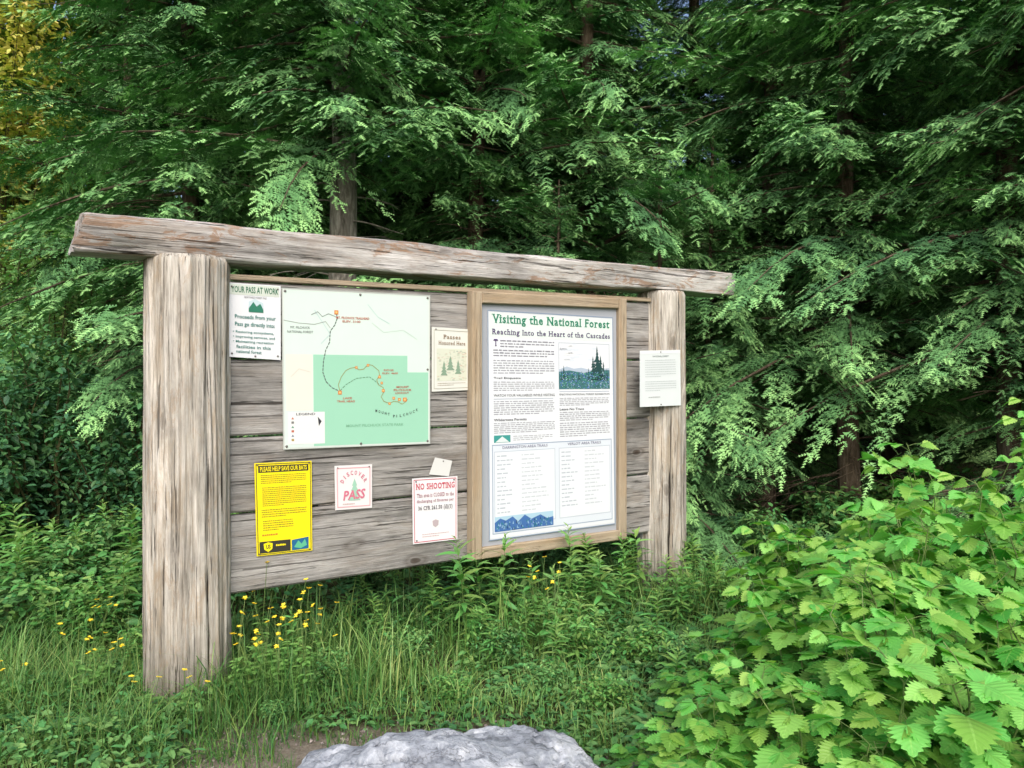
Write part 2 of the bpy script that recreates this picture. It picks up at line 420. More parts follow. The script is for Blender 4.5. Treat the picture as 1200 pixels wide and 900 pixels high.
class Poster:
    def __init__(s,name,corners,off,color,label,category,rough=.6,thick=.003):
        s.c=[loc_(x,y,off) for x,y in corners]
        s.o=sum(s.c)/4; s.off=off; s.parts={}
        V=[]
        for dz in (0,thick):
            for q in s.c: V.append((q-s.o)+np.array([0,dz,0]))
        mb=MB(); mb.add(V,[(3,2,1,0),(4,5,6,7),(0,1,5,4),(1,2,6,5),(2,3,7,6),(3,0,4,7)])
        w=Pc+U*s.o[0]+Nn*(-s.o[1])+Zv*s.o[2]
        s.obj=obj(name,mb.mesh(name,[paint(color,rough)]),tuple(w),label=label,category=category)
        s.obj.rotation_euler=(0,0,YAW)
    def P(s,a,b,h):
        a=np.asarray(a,float)[...,None]; b=np.asarray(b,float)[...,None]
        p=(s.c[0]*(1-a)*(1-b)+s.c[1]*a*(1-b)+s.c[2]*a*b+s.c[3]*(1-a)*b)-s.o
        p=p.copy(); p[...,1]-=h; return p
    def _mb(s,part,col):
        return s.parts.setdefault((part,tuple(col)),MB())
    def rect(s,x0,y0,x1,y1,col,part="printed_panel",h=.0012):
        s._mb(part,col).add(s.P([x0,x1,x1,x0],[y1,y1,y0,y0],h),[(0,1,2,3)])
    def poly(s,pts,col,part="picture",h=.002):
        pts=np.array(pts); s._mb(part,col).add(s.P(pts[:,0],pts[:,1],h),[list(range(len(pts)))])
    def outline(s,x0,y0,x1,y1,col,w=.006,part="border_line",h=.0018):
        asp=np.linalg.norm(s.c[1]-s.c[0])/np.linalg.norm(s.c[3]-s.c[0]); wy=w*asp
        for r in ((x0,y0,x1,y0+wy),(x0,y1-wy,x1,y1),(x0,y0+wy,x0+w,y1-wy),(x1-w,y0+wy,x1,y1-wy)): s.rect(*r,col,part,h)
    def line(s,pts,col,w=.006,part="trail_line",h=.0022):
        asp=np.linalg.norm(s.c[1]-s.c[0])/np.linalg.norm(s.c[3]-s.c[0])
        for (xa,ya),(xb,yb) in zip(pts[:-1],pts[1:]):
            dx,dy=xb-xa,(yb-ya)/asp; L=math.hypot(dx,dy)+1e-9; nx_,ny_=-dy/L*w/2,dx/L*w/2*asp
            ex,ey=dx/L*w*.3,dy/L*w*.3*asp
            s._mb(part,col).add(s.P([xa-nx_-ex,xb-nx_+ex,xb+nx_+ex,xa+nx_-ex],[ya-ny_-ey,yb-ny_+ey,yb+ny_+ey,ya+ny_-ey],h),[(0,1,2,3)])
            h+=.00002
    def dash(s,pts,col,w,d=.02):
        pts=np.array(pts,float)
        for a,b in zip(pts[:-1],pts[1:]):
            L=np.linalg.norm(b-a); n=max(1,int(L/d))
            for i in range(n): s.line([a+(b-a)*i/n,a+(b-a)*(i+.6)/n],col,w)
    def text(s,t,x0,y0,x1,y1,col,bold=.0,h=.003,part="lettering",rot=0,serif=False,slant=0):
        V,Fs=textmesh(t,bold,serif); mn=V.min(0); mx=V.max(0)
        q=(V[:,:2]-mn[:2])/np.maximum(mx[:2]-mn[:2],1e-6)
        a=x0+q[:,0]*(x1-x0)+slant*q[:,1]; b=y1-q[:,1]*(y1-y0)
        if rot:
            cx,cy=(x0+x1)/2,(y0+y1)/2; cr,sr_=math.cos(rot),math.sin(rot); a,b=cx+(a-cx)*cr-(b-cy)*sr_,cy+(a-cx)*sr_+(b-cy)*cr
        W=s.P(a,b,h); W[:,1]-=V[:,2]*.0012; mbb=s._mb(part,col)
        by={}
        for f in Fs: by.setdefault(len(f),[]).append(f)
        first=True
        for k,fl in by.items():
            if first: mbb.add(W,fl); first=False
            else:
                mbb.f.append(np.array(fl)+mbb.n-len(W)); mbb.m.append(np.zeros(len(fl),dtype=np.int32))
    def body(s,x0,y0,x1,y1,n,col=(.25,.25,.27),fill=.42,part="fine_print",wd=(.012,.045)):
        st=(y1-y0)/n
        for i in range(n):
            x=x0; y=y0+i*st; end=x1 if i<n-1 else x0+(x1-x0)*random.uniform(.4,.9)
            while x<end-.01:
                w=random.uniform(*wd); w=min(w,end-x)
                k=st*fill
                s.rect(x,y+random.uniform(0,.25)*k,x+w,y+k,col,part,.0019); x+=w+.007
    def pin(s,pts,r=.006):
        V=[]; n=10
        for ring,(rr,hh) in enumerate(((r,.0),(r,.003),(r*.6,.005))):
            for i in range(n): V.append((rr*math.cos(i/n*2*math.pi),-hh,rr*math.sin(i/n*2*math.pi)))
        V.append((0,-.005,0))
        mb=MB(); q=[(k*n+i,k*n+(i+1)%n,(k+1)*n+(i+1)%n,(k+1)*n+i) for k in range(2) for i in range(n)]
        mb.add(V,q); mb.add([V[2*n+i] for i in range(n)]+[V[-1]],[(i,(i+1)%n,n) for i in range(n)])
        me=mb.mesh("screw",[M_screw],True)
        for a,b in pts:
            p=s.P(a,b,.001); obj("screw",me,tuple(p),s.obj)
    def done(s):
        for (part,col),mb in s.parts.items():
            if not mb.v: continue
            obj(part,mb.mesh(part,[paint(col,.65)]),parent=s.obj)

INK=(.04,.04,.05); INK2=(.10,.10,.11); GRN=(.02,.16,.08); WHT=(.80,.82,.83); TEAL=(.03,.20,.17)
OP=OFFB+.014
p=Poster("pass_notice",[(267,331),(329,335),(329,422),(268,418)],OP+.012,(.78,.81,.85),"white laminated fee notice with green heading screwed to planks","notice")
p.rect(.03,.015,.97,.155,(.64,.71,.64)); p.text("YOUR PASS AT WORK",.06,.04,.95,.125,GRN,.012)
p.text("NORTHWEST FOREST PASS",.3,.17,.72,.195,INK2)
p.poly([(.38,.24),(.5,.2),(.66,.25),(.66,.38),(.38,.38)],(.55,.7,.75),h=.0015)
p.poly([(.38,.33),(.47,.24),(.53,.30),(.60,.26),(.66,.34),(.66,.38),(.38,.38)],(.03,.2,.13),h=.0022)
p.text("Proceeds from your",.12,.42,.9,.49,TEAL,.014); p.text("Pass go directly into:",.12,.52,.88,.59,TEAL,.014)
for i,t in enumerate(["• Restoring ecosystems,","• Improving services, and","• Maintaining recreation","facilities in this","national forest"]):
    p.text(t,.08 if i<3 else .14,.635+i*.065,[.86,.88,.86,.8,.62][i],.678+i*.065,TEAL,.012)
p.pin([(.07,.05),(.94,.05),(.06,.95),(.94,.95),(.5,.97)],.005); p.done()

p=Poster("trail_map_sign",[(330,337),(504,346),(504,520),(332,527)],OP+.004,(.70,.76,.72),"large white and green trail map sign showing mountain trail","map sign")
g1=(.34,.66,.49)
p.rect(.012,.012,.988,.988,(.68,.82,.76),h=.0008)
p.poly([(.19,.985),(.985,.985),(.985,.52),(.83,.52),(.83,.41),(.19,.41)],g1,"map_forest_area",h=.0014)
p.rect(.02,.41,.185,.76,(.79,.77,.70),"map_clearing_area"); p.rect(.03,.77,.26,.97,(.79,.82,.82),"map_legend",.0022)
for i in range(6):
    y=.80+i*.027; c_=[(.55,.2,.12),(.2,.2,.2),(.1,.3,.2),(.5,.15,.1),(.15,.2,.3),(.4,.3,.1)][i]
    if i%2: p.rect(.05,y,.066,y+.014,c_,"map_symbol",.0028)
    else: p.poly([(.049,y+.014),(.058,y),(.067,y+.014)],c_,"map_symbol",.0028)
    p.body(.09,y,.23,y+.03,1,(.3,.3,.3),.35)
p.text("LEGEND",.08,.775,.2,.79,INK,.01)
p.poly([(.215,.8),(.24,.83),(.222,.86)],INK,"map_symbol",.0028)
p.dash([(.34,.13),(.345,.18),(.33,.22),(.30,.26),(.295,.33),(.27,.38),(.255,.45),(.25,.52),(.27,.58),(.31,.62),(.355,.64)],(.10,.12,.12),.006)
p.line([(.18,.16),(.22,.14),(.25,.17),(.29,.15),(.34,.17)],(.25,.28,.28),.004)
p.line([(.01,.2),(.10,.215),(.2,.22),(.27,.2),(.30,.24)],(.3,.3,.3),.003)
p.line([(.36,.64),(.35,.60),(.37,.55),(.40,.51),(.43,.495),(.46,.49),(.49,.505),(.52,.50),(.55,.47),(.58,.475),(.60,.49),(.625,.51),(.63,.54),(.61,.57),(.62,.60),(.655,.62),(.66,.65),(.64,.68),(.66,.71),(.70,.725),(.73,.71),(.76,.715),(.79,.73),(.81,.72),(.83,.70)],(.30,.27,.08),.004)
p.dash([(.36,.64),(.40,.60),(.47,.56),(.56,.55),(.63,.6)],(.08,.2,.1),.004)
p.line([(.2,.13),(.3,.28),(.24,.34)],(.45,.6,.65),.003); p.line([(.55,.08),(.62,.16),(.7,.2)],(.45,.6,.65),.003)
p.line([(.58,.2),(.66,.26),(.8,.24),(.9,.3)],(.55,.65,.6),.003); p.line([(.05,.55),(.1,.5),(.17,.52)],(.65,.65,.55),.003)
for x,y,rr in((.34,.14,.013),(.36,.65,.012),(.47,.49,.008),(.55,.475,.008),(.63,.55,.009),(.655,.64,.010),(.70,.725,.008),(.73,.69,.009),(.77,.70,.010),(.81,.70,.013),(.645,.59,.008)):
    p.rect(x-rr,y-rr,x+rr,y+rr,(.70,.20,.05),"map_symbol",.0032)
    p.rect(x-rr*.55,y-rr*.55,x+rr*.55,y+rr*.55,(.75,.55,.2),"map_symbol",.0036)
RED=(.50,.10,.06)
p.text("MT. PILCHUCK TRAILHEAD",.34,.165,.56,.18,RED,.02); p.text("ELEV. 3100",.38,.188,.5,.202,RED,.02)
p.text("MT. PILCHUCK",.05,.235,.17,.25,INK2); p.text("NATIONAL FOREST",.03,.262,.19,.277,INK2)
p.text("LAKE",.38,.68,.44,.693,RED,.02); p.text("TRAIL HEAD",.34,.70,.46,.713,RED,.02)
p.text("RIDGE",.66,.50,.73,.512,RED,.01); p.text("ELEV. 4600",.65,.52,.76,.532,RED,.01)
p.text("MOUNT",.75,.61,.84,.624,(.45,.08,.05),.02); p.text("PILCHUCK",.73,.63,.86,.644,(.45,.08,.05),.02)
p.text("LOOKOUT",.74,.65,.84,.663,(.45,.08,.05),.02)
for i,ch in enumerate("MOUNT"): p.text(ch,.60+i*.022,.762+.006*i,.612+i*.022,.78+.006*i,INK,.02)
for i,ch in enumerate("PILCHUCK"):
    x=.725+i*.024; y=.80-.0008*i*i; p.text(ch,x,y,x+.013 if ch!='I' else x+.004,y+.018,INK,.02)
p.text("MOUNT PILCHUCK STATE PARK",.40,.855,.80,.872,(.20,.46,.30),.01)
p.pin([(.02,.02),(.5,.02),(.98,.02),(.02,.98),(.5,.98),(.98,.98),(.98,.5)],.007)
p.outline(.0,.0,1,1,(.5,.55,.52),.005); p.done()

p=Poster("pass_notice",[(506,383),(552,386),(552,457),(506,459)],OP,(.75,.77,.72),"small faded cream paper notice about passes pinned to planks","notice")
p.outline(.05,.04,.95,.96,(.40,.38,.3),.010); p.text("Passes",.28,.11,.72,.175,(.25,.16,.09),.010,serif=True); p.text("Honored Here",.16,.21,.84,.27,(.25,.16,.09),.010,serif=True)
rp=random.Random(9)
p.rect(.12,.33,.88,.84,(.68,.72,.60))
for i in range(150):
    x=rp.uniform(.13,.84); y=rp.uniform(.35,.82); p.rect(x,y,x+rp.uniform(.02,.07),y+rp.uniform(.006,.02),rp.choice([(.5,.58,.45),(.60,.62,.5),(.72,.70,.6),(.42,.50,.42),(.62,.52,.42)]),"picture",.0016+.0001*(i%5))
for x,w,hh in((.3,.1,.2),(.46,.12,.28),(.66,.1,.22)):
    for k in range(4): p.poly([(x,.72-hh+.05*k),(x+w*(.3+.2*k),.72-hh+.05*k+.08),(x-w*(.3+.2*k),.72-hh+.05*k+.08)],(.24,.36,.26),h=.0024+.0002*k)
p.body(.14,.87,.86,.93,2,(.45,.38,.3),.35); p.pin([(.1,.03),(.92,.03)],.004); p.done()

YE=(1.0,.84,.01)
p=Poster("bat_notice",[(298,543),(365,540),(366,645),(301,652)],OP,YE,"bright yellow laminated notice about saving bats, stapled to planks","notice")
p.outline(.02,.01,.98,.99,(.05,.05,.04),.012); p.rect(.06,.03,.94,.105,(.04,.04,.03)); p.text("PLEASE HELP SAVE OUR BATS",.09,.042,.91,.093,YE,.02,.0035)
BK=(.30,.24,.03)
p.body(.1,.13,.9,.235,5,BK,.42); p.body(.12,.265,.9,.48,10,BK,.42); p.body(.1,.505,.9,.60,4,BK,.42); p.body(.12,.625,.66,.745,5,BK,.42)
p.body(.1,.77,.5,.80,1,(.6,.25,.03),.6)
p.rect(.05,.85,.60,.975,(.04,.04,.03),"printed_panel",.0014)
p.poly([(.12,.875),(.2,.86),(.28,.875),(.27,.935),(.2,.965),(.13,.935)],YE,h=.0024); p.text("US",.16,.885,.24,.93,(.04,.04,.03),.03,.0035)
p.poly([(.62,.86),(.93,.84),(.93,.97),(.62,.975)],(.02,.14,.30)); p.poly([(.66,.94),(.74,.87),(.80,.91),(.86,.86),(.9,.93),(.78,.96)],(.12,.5,.3),h=.0028); p.body(.34,.89,.56,.93,1,YE,.5)
p.pin([(.05,.02),(.95,.02),(.05,.98),(.95,.98)],.004); p.done()

p=Poster("pass_notice",[(392,546),(436,544),(436,595),(393,598)],OP,(.81,.79,.80),"square white notice with pink pass lettering and green tree","notice")
PK=(.66,.18,.27)
p.outline(.05,.05,.95,.95,(.75,.42,.46),.025)
for k in range(4): p.poly([(.52,.30+.11*k),(.52+.07+.03*k,.47+.11*k),(.52-.07-.03*k,.47+.11*k)],(.35,.62,.48),h=.0016+.0002*k)
for i,ch in enumerate("DISCOVER"):
    th=math.radians(-62+i*17.7); cx=.5+.35*math.sin(th); cy=.52-.35*math.cos(th); w_=.032 if ch!='I' else .010
    p.text(ch,cx-w_,cy-.05,cx+w_,cy+.05,PK,.02,rot=th)
p.text("PASS",.20,.56,.78,.78,PK,.025,slant=.05,rot=-.06)
p.body(.2,.86,.8,.92,1,(.6,.45,.45),.5); p.pin([(.08,.05),(.92,.05)],.004); p.done()

p=Poster("paper_note",[(510,536),(530,540),(526,558),(503,556)],OP-.004,(.72,.73,.72),"small blank weathered scrap of paper tacked on plank","note"); p.pin([(.5,.12)],.004); p.done()

p=Poster("no_shooting_sign",[(483,561),(536,558),(536,632),(484,638)],OP+.005,(.82,.82,.85),"white metal sign with red no shooting warning","warning sign")
RD=(.60,.04,.09); RD2=(.32,.10,.15)
p.outline(.03,.02,.97,.98,RD,.012); p.text("NO SHOOTING",.07,.08,.93,.175,RD,.016,serif=True)
p.text("This area is CLOSED to the",.09,.235,.91,.295,RD2,.008,serif=True); p.text("discharging of firearms per",.09,.33,.91,.39,RD2,.008,serif=True)
p.text("36 CFR 261.50 (d)(1)",.12,.43,.88,.51,INK,.014,serif=True); p.poly([(.43,.67),(.5,.65),(.57,.67),(.56,.74),(.5,.77),(.44,.74)],(.5,.42,.45)); p.body(.2,.86,.8,.93,2,(.6,.42,.45),.35); p.pin([(.08,.05),(.92,.05),(.08,.95),(.92,.95)],.005); p.done()

p=Poster("forest_poster",[(571,363),(718,372),(721,614),(573,634)],OFFF-.028,(.73,.77,.82),"large white visitor poster about the forest behind wooden frame","poster",.35)
VI=(.10,.06,.17); TE=(.02,.22,.13)
p.rect(.01,.01,.99,.99,(.78,.82,.87),h=.0008); p.rect(.012,.011,.988,.118,(.74,.84,.81),h=.0012)
p.text("Visiting the National Forest",.03,.016,.97,.066,TE,.024,serif=True); p.text("Reaching Into the Heart of the Cascades",.03,.080,.97,.112,VI,.018,serif=True)
p.text("T",.04,.125,.075,.155,VI,.02,serif=True)
T1=(.27,.27,.32); T2=(.37,.38,.43)
p.body(.09,.128,.50,.165,3,T1,.5); p.body(.04,.17,.50,.205,3,T1,.5); p.body(.04,.215,.50,.28,6,T2,.5)
rp=random.Random(4)
p.rect(.535,.130,.965,.345,(.76,.80,.86),"picture",.0014); p.outline(.535,.130,.965,.345,(.45,.5,.58),.004,h=.0016)
for i in range(24): 
    x=rp.uniform(.54,.88); y=rp.uniform(.135,.21); p.rect(x,y,x+rp.uniform(.03,.08),y+rp.uniform(.004,.012),rp.choice([(.82,.85,.88),(.7,.76,.84)]),"picture",.0018+.0001*(i%3))
p.poly([(.535,.255),(.60,.24),(.66,.25),(.72,.245),(.80,.255),(.965,.245),(.965,.28),(.535,.28)],(.45,.54,.66),h=.0023)
p.poly([(.535,.265),(.62,.258),(.74,.27),(.85,.255),(.965,.255),(.965,.345),(.535,.345)],(.06,.18,.20),h=.0025)
for (x,hh) in ((.855,.165),(.82,.115),(.885,.12),(.91,.09),(.78,.06),(.575,.07),(.555,.05),(.605,.045),(.94,.06),(.70,.04),(.65,.035),(.835,.09),(.87,.10)):
    w=hh*.30; yb=.305
    for k in range(9):
        y0=yb-hh+k*hh*.105; wk=w*(.16+.12*k)*rp.uniform(.6,1.25); p.poly([(x,y0),(x+wk,y0+hh*.15),(x-wk*rp.uniform(.7,1.1),y0+hh*.16)],(.02,.07,.07),h=.0027+.0001*k)
for i in range(620):
    x=rp.uniform(.54,.957); y=rp.uniform(.262,.341); p.rect(x,y,x+rp.uniform(.003,.009),y+rp.uniform(.002,.005),rp.choice([(.10,.22,.62),(.18,.30,.62),(.06,.34,.22),(.45,.60,.80),(.12,.42,.28),(.03,.10,.14),(.04,.16,.10)]),"picture",.0038)
p.text("Trail Etiquette",.04,.290,.24,.301,INK,.01); p.body(.04,.31,.5,.355,5,T2,.5)
p.text("WATCH YOUR VALUABLES WHILE VISITING",.04,.365,.5,.376,INK2,.005)
p.rect(.04,.385,.49,.388,(.35,.4,.5)); p.body(.04,.395,.5,.46,7,T2,.5); p.text("Wilderness Permits",.04,.472,.28,.483,INK,.01); p.body(.04,.49,.5,.54,6,T2,.5)
p.text("ENJOYING NATIONAL FOREST RECREATION",.54,.365,.96,.376,INK2,.005); p.body(.54,.385,.96,.425,5,T2,.5); p.rect(.54,.355,.96,.358,(.35,.4,.5))
p.text("Leave No Trace",.54,.432,.74,.443,INK,.01); p.body(.54,.45,.96,.495,5,T2,.5); p.body(.54,.50,.96,.57,7,T2,.5)
p.rect(.04,.545,.16,.577,(.05,.32,.30),"picture"); p.poly([(.05,.575),(.1,.55),(.15,.575)],(.7,.8,.8)); p.body(.18,.55,.48,.575,3,T2,.4)
p.rect(.025,.585,.975,.975,(.71,.77,.85),h=.0010)
p.text("DARRINGTON AREA TRAILS",.10,.593,.44,.605,(.2,.2,.3),.008); p.text("VERLOT AREA TRAILS",.60,.593,.88,.605,(.2,.2,.3),.008)
p.rect(.04,.615,.50,.94,(.77,.82,.87),h=.0014); p.rect(.53,.615,.96,.94,(.77,.82,.87),h=.0014)
p.outline(.04,.615,.50,.94,(.52,.58,.68),.005); p.outline(.53,.615,.96,.94,(.52,.58,.68),.005); p.outline(.025,.585,.975,.975,(.35,.43,.56),.006)
for k in range(14):
    y=.633+k*.019
    p.body(.06,y,.2,y+.012,1,(.47,.52,.60),.5); p.body(.24,y,.47,y+.012,1,(.56,.60,.67),.5)
    p.body(.55,y,.70,y+.012,1,(.47,.52,.60),.5); p.body(.74,y,.94,y+.012,1,(.56,.60,.67),.5)
p.rect(.04,.90,.48,.965,(.42,.62,.76),"picture",.0024)
p.poly([(.04,.925),(.08,.908),(.12,.92),(.17,.905),(.21,.93),(.26,.903),(.31,.925),(.38,.91),(.43,.93),(.48,.925),(.48,.965),(.04,.965)],(.06,.16,.42),h=.0034)
for i in range(120):
    x=.05+rp.random()*.42; y=.965-rp.random()*.035; hh=rp.uniform(.005,.016); p.poly([(x-.005,y),(x,y-hh),(x+.005,y)],rp.choice([(.02,.06,.18),(.12,.28,.5),(.03,.2,.25),(.3,.5,.7)]),h=.004)
p.outline(.0,.0,1,1,(.25,.33,.45),.006); p.done()

p=Poster("paper_notice",[(750,411),(797,410),(798,475),(750,477)],.194,(.74,.80,.82),"white laminated paper notice fixed to the thinner post","notice")
p.rect(.0,.0,1,.06,(.80,.85,.88)); p.text("NATIONAL FOREST",.3,.09,.7,.12,(.3,.35,.35),.01); p.body(.12,.17,.88,.5,8,(.48,.54,.56),.28); p.body(.12,.55,.88,.75,5,(.48,.54,.56),.28); p.body(.2,.82,.8,.88,1,(.5,.54,.54),.4)
p.pin([(.5,.03),(.5,.97)],.005); p.done()

# ------------------------------------------------------------------ boulders
def rock(rx,ry,rz,seed,mat,top=.52):
    import bmesh
    bm=bmesh.new(); bmesh.ops.create_icosphere(bm,subdivisions=6,radius=1)
    rr=random.Random(int(seed*10)); planes=[]
    for i in range(16):
        n=Vector((rr.gauss(0,1),rr.gauss(0,1),abs(rr.gauss(0,1))*.5)).normalized(); planes.append((n,rr.uniform(.70,.88)))
    planes+= [(Vector((.06,-.10,1)).normalized(),top),(Vector((.45,-.25,1)).normalized(),top+.08),(Vector((-.5,-.2,1)).normalized(),top+.10),(Vector((.1,-.8,1)).normalized(),top+.10),(Vector((-.2,.6,1)).normalized(),top+.10)]
    for v in bm.verts:
        p=v.co.copy()
        for n,d in planes:
            e=p.dot(n)-d
            if e>0: p-=n*e*.99
        q=p*1.3+Vector((seed,seed*2,0))
        d=.03*noise.noise(q*2)+.028*(.5-abs(noise.noise(q*3.3)))+.014*noise.noise(q*8)+.007*noise.noise(q*19)
        r=noise.noise(Vector((q.x*1.4,q.y*3.4,q.z*2))); d-=.09*max(0,.03-abs(r))/.03
        r=noise.noise(Vector((q.x*4+3,q.y*1.6,q.z*2))); d-=.07*max(0,.022-abs(r))/.022
        st=math.floor(noise.noise(q*1.7+Vector((9,4,2)))*5)*.018; d+=st
        v.co=Vector((p.x*(1+d)*rx,p.y*(1+d)*ry,(p.z+d*1.2)*rz))
    me=bpy.data.meshes.new("boulder"); bm.to_mesh(me); bm.free(); me.materials.append(mat)
    me.polygons.foreach_set("use_smooth",np.ones(len(me.polygons),dtype=bool)); return me
def rock_mat(name,c1,c2,c3):
    m,nt,out=newmat(name); tc=N(nt,"ShaderNodeTexCoord").outputs["Object"]
    a=noise_(nt,tc,4,12,.72,.6); b=noise_(nt,tc,60,6,.75); w=noise_(nt,mapped(nt,tc,(2,7,4)),1.6,6,.6,1.0)
    vein=ramp(nt,[(.485,0.0),(.50,1.0),(.515,0.0)],w)
    c=ramp(nt,[(.34,c1),(.48,c2),(.60,c3)],a); c=mix(nt,c,ramp(nt,[(.3,.72),(.7,1.15)],b),1.0,'MULTIPLY')
    c=mix(nt,c,(c1[0]*.35,c1[1]*.35,c1[2]*.35),math_(nt,'MULTIPLY',vein,.7))
    bsdf(nt,out,c,.7,.3,mix(nt,a,b,.35),.8,.025); return m
M_rock=rock_mat("grey_stone",(.17,.185,.215),(.32,.35,.40),(.56,.59,.64))
M_rock2=rock_mat("pink_stone",(.16,.13,.12),(.30,.25,.23),(.42,.36,.34))
obj("boulder",rock(.66,.50,.50,2.2,M_rock),(-.225,2.86,-.035),label="pale blue-grey flat-topped boulder half sunk in dirt",category="boulder",rot=(0,.02,.1))
obj("boulder",rock(.18,.15,.16,7.2,M_rock2),(.62,3.02,.03),label="small pinkish stone beside the berry bushes",category="boulder")
oc=np.array([(1,0,0),(0,1,0),(-1,0,0),(0,-1,0),(0,0,.7),(0,0,-.7)],float); of_=np.array([(0,1,4),(1,2,4),(2,3,4),(3,0,4),(1,0,5),(2,1,5),(3,2,5),(0,3,5)])
ng=900; gx=rng.uniform(-1.7,.9,ng); gy=rng.uniform(2.6,3.65,ng); Dg=rng.normal(0,1,(ng,3)); 
v,f=inst(oc,of_,frames(Dg,rng.normal(0,1,(ng,3)),rng.uniform(.003,.012,ng)),np.stack([gx,gy,hill(gx,gy)+.003],1)); mb=MB(); mb.add(v,f)
obj("gravel",mb.mesh("gravel",[M_rock2]),kind="stuff",label="loose small stones scattered on the bare dirt",category="gravel")

# ------------------------------------------------------------------ leaf templates
def leaf_grid(n=8,w=.5,serr=0,fold=.15,droop=.2,cols=(-1,-.5,0,.5,1),pw=.75):
    V=[];UVs=[]
    for i in range(n+1):
        t=i/n; wd=w*.5*max(math.sin(math.pi*min(1,t**pw)),0.0)**.85+.004
        for v in cols:
            k=1.0; xs_=0
            if abs(v)==1 and 0<i<n: k=1+serr*(1 if i%2 else -1); xs_=serr*.12*(1 if i%2 else -1)
            V.append((t+xs_,v*wd*k,fold*abs(v)*wd-droop*t*t-(.10*v*v*wd)))
            UVs.append((t,abs(v),0))
    c=len(cols); Fq=[(i*c+j,(i+1)*c+j,(i+1)*c+j+1,i*c+j+1) for i in range(n) for j in range(c-1)]
    return np.array(V),np.array(Fq),np.array(UVs)
LF_berry=leaf_grid(14,.88,.17,.24,.22,pw=.62)
LF_simple=(np.array([(0,0,0),(.3,-.26,.04),(.72,-.2,.0),(1,0,-.12),(.72,.2,.0),(.3,.26,.04),(.5,0,-.03)]),np.array([(0,1,2,6),(6,2,3,4),(0,6,4,5)]))
LF_lance=leaf_grid(5,.24,0,.25,.35,cols=(-1,0,1),pw=.8)
def uvattr(me,uv):
    at=me.attributes.new("leafuv",'FLOAT_VECTOR','POINT'); at.data.foreach_set("vector",uv.astype(np.float32).ravel())

def berry_bush(seed,nst,H,R,ls,up_=0.0):
    rs=np.random.default_rng(seed); mb=MB(); P=[];D=[];UP=[];S=[]
    for k in range(nst):
        az=rs.uniform(0,2*np.pi); rad=R*math.sqrt(rs.uniform(0,1)); h=H*(1-.35*(rad/R)**2)*rs.uniform(.6,1.0)
        if k%7==0: h=H*rs.uniform(1.05,1.25+up_); rad*=.75
        base=np.array([math.cos(az),math.sin(az),0])*rad*.45
        end=np.array([math.cos(az)*rad,math.sin(az)*rad,h])
        t=np.linspace(0,1,8)[:,None]
        path=base*(1-t)+end*t; path[:,2]=h*(1-(1-t[:,0])**1.6); path[:,:2]+=rs.normal(0,.015,(8,2))
        v,f=tube(path,np.linspace(.005,.002,8),5); mb.add(v,f,mat=1)
        nl=int(rs.integers(9,14))
        for i in range(nl):
            tt=.20+.80*(i+rs.uniform(0,.6))/nl; tt=min(tt,1)
            q=np.array([np.interp(tt,t[:,0],path[:,c]) for c in range(3)])
            a2=i*2.4+rs.uniform(0,1)+k; el=rs.uniform(-.1,.45)
            pd=np.array([math.cos(a2)*math.cos(el)+.35*math.cos(az),math.sin(a2)*math.cos(el)+.35*math.sin(az),math.sin(el)]); pd/=np.linalg.norm(pd)
            pl=rs.uniform(.05,.13); e=q+pd*pl
            v,f=tube(np.array([q,(q+e)/2+[0,0,.008],e]),[.0018,.0015,.0012],4); mb.add(v,f,mat=1)
            sz=ls*rs.uniform(.6,1.2)*(1-.32*tt)
            az2=math.atan2(pd[1],pd[0]); pit=rs.uniform(-.6,.1)
            up=np.array([rs.normal(0,.28),rs.normal(0,.28)-.28,1.0])
            for da,ss in((0,1.15),(.95,.88),(-.95,.88)):
                D.append([math.cos(az2+da)*math.cos(pit),math.sin(az2+da)*math.cos(pit),math.sin(pit)]); UP.append(up+rs.normal(0,.12,3)); P.append(e); S.append(sz*ss)
    n=len(P); M=frames(np.array(D),np.array(UP),np.array(S)); T,Fq,UVs=LF_berry
    v,f=inst(T,Fq,M,np.array(P))
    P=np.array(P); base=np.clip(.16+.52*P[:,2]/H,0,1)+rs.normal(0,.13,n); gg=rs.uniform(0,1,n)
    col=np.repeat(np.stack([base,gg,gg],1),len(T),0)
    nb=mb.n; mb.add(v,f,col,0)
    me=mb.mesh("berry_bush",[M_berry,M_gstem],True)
    uv=np.zeros((mb.n,3)); uv[nb:]=np.tile(UVs,(n,1)); uv[:nb,1]=.5; uvattr(me,uv)
    return me
bb=[berry_bush(21,40,.90,.58,.138),berry_bush(22,38,.90,.58,.148),berry_bush(23,42,.88,.55,.122,.15)]
spots=[(1.08,2.45,.58),(1.55,2.35,.72),(2.0,2.6,.82),(1.28,2.95,.68),(1.7,3.1,.82),(2.25,3.3,.96),(1.5,3.65,.70),(2.05,3.95,.88),(2.8,3.85,1.14),
       (.82,2.74,.46),(1.05,3.30,.46),(2.6,2.9,1.02),(1.75,4.3,.74),(2.65,4.6,1.08),(3.4,4.6,1.2),(.74,2.30,.42),(1.15,1.95,.42),(1.4,2.65,.72),(1.9,3.5,.9)]
for i,(x,y,s) in enumerate(spots):
    o=obj("berry_bush",bb[i%3],(x,y,0),label="bright green leafy berry bush with toothed leaves beside path",category="bush",group="berry bushes beside the notice board")
    o.scale=(min(1,s+.3),min(1,s+.3),s); o.rotation_euler=(0,0,random.uniform(0,6.28))

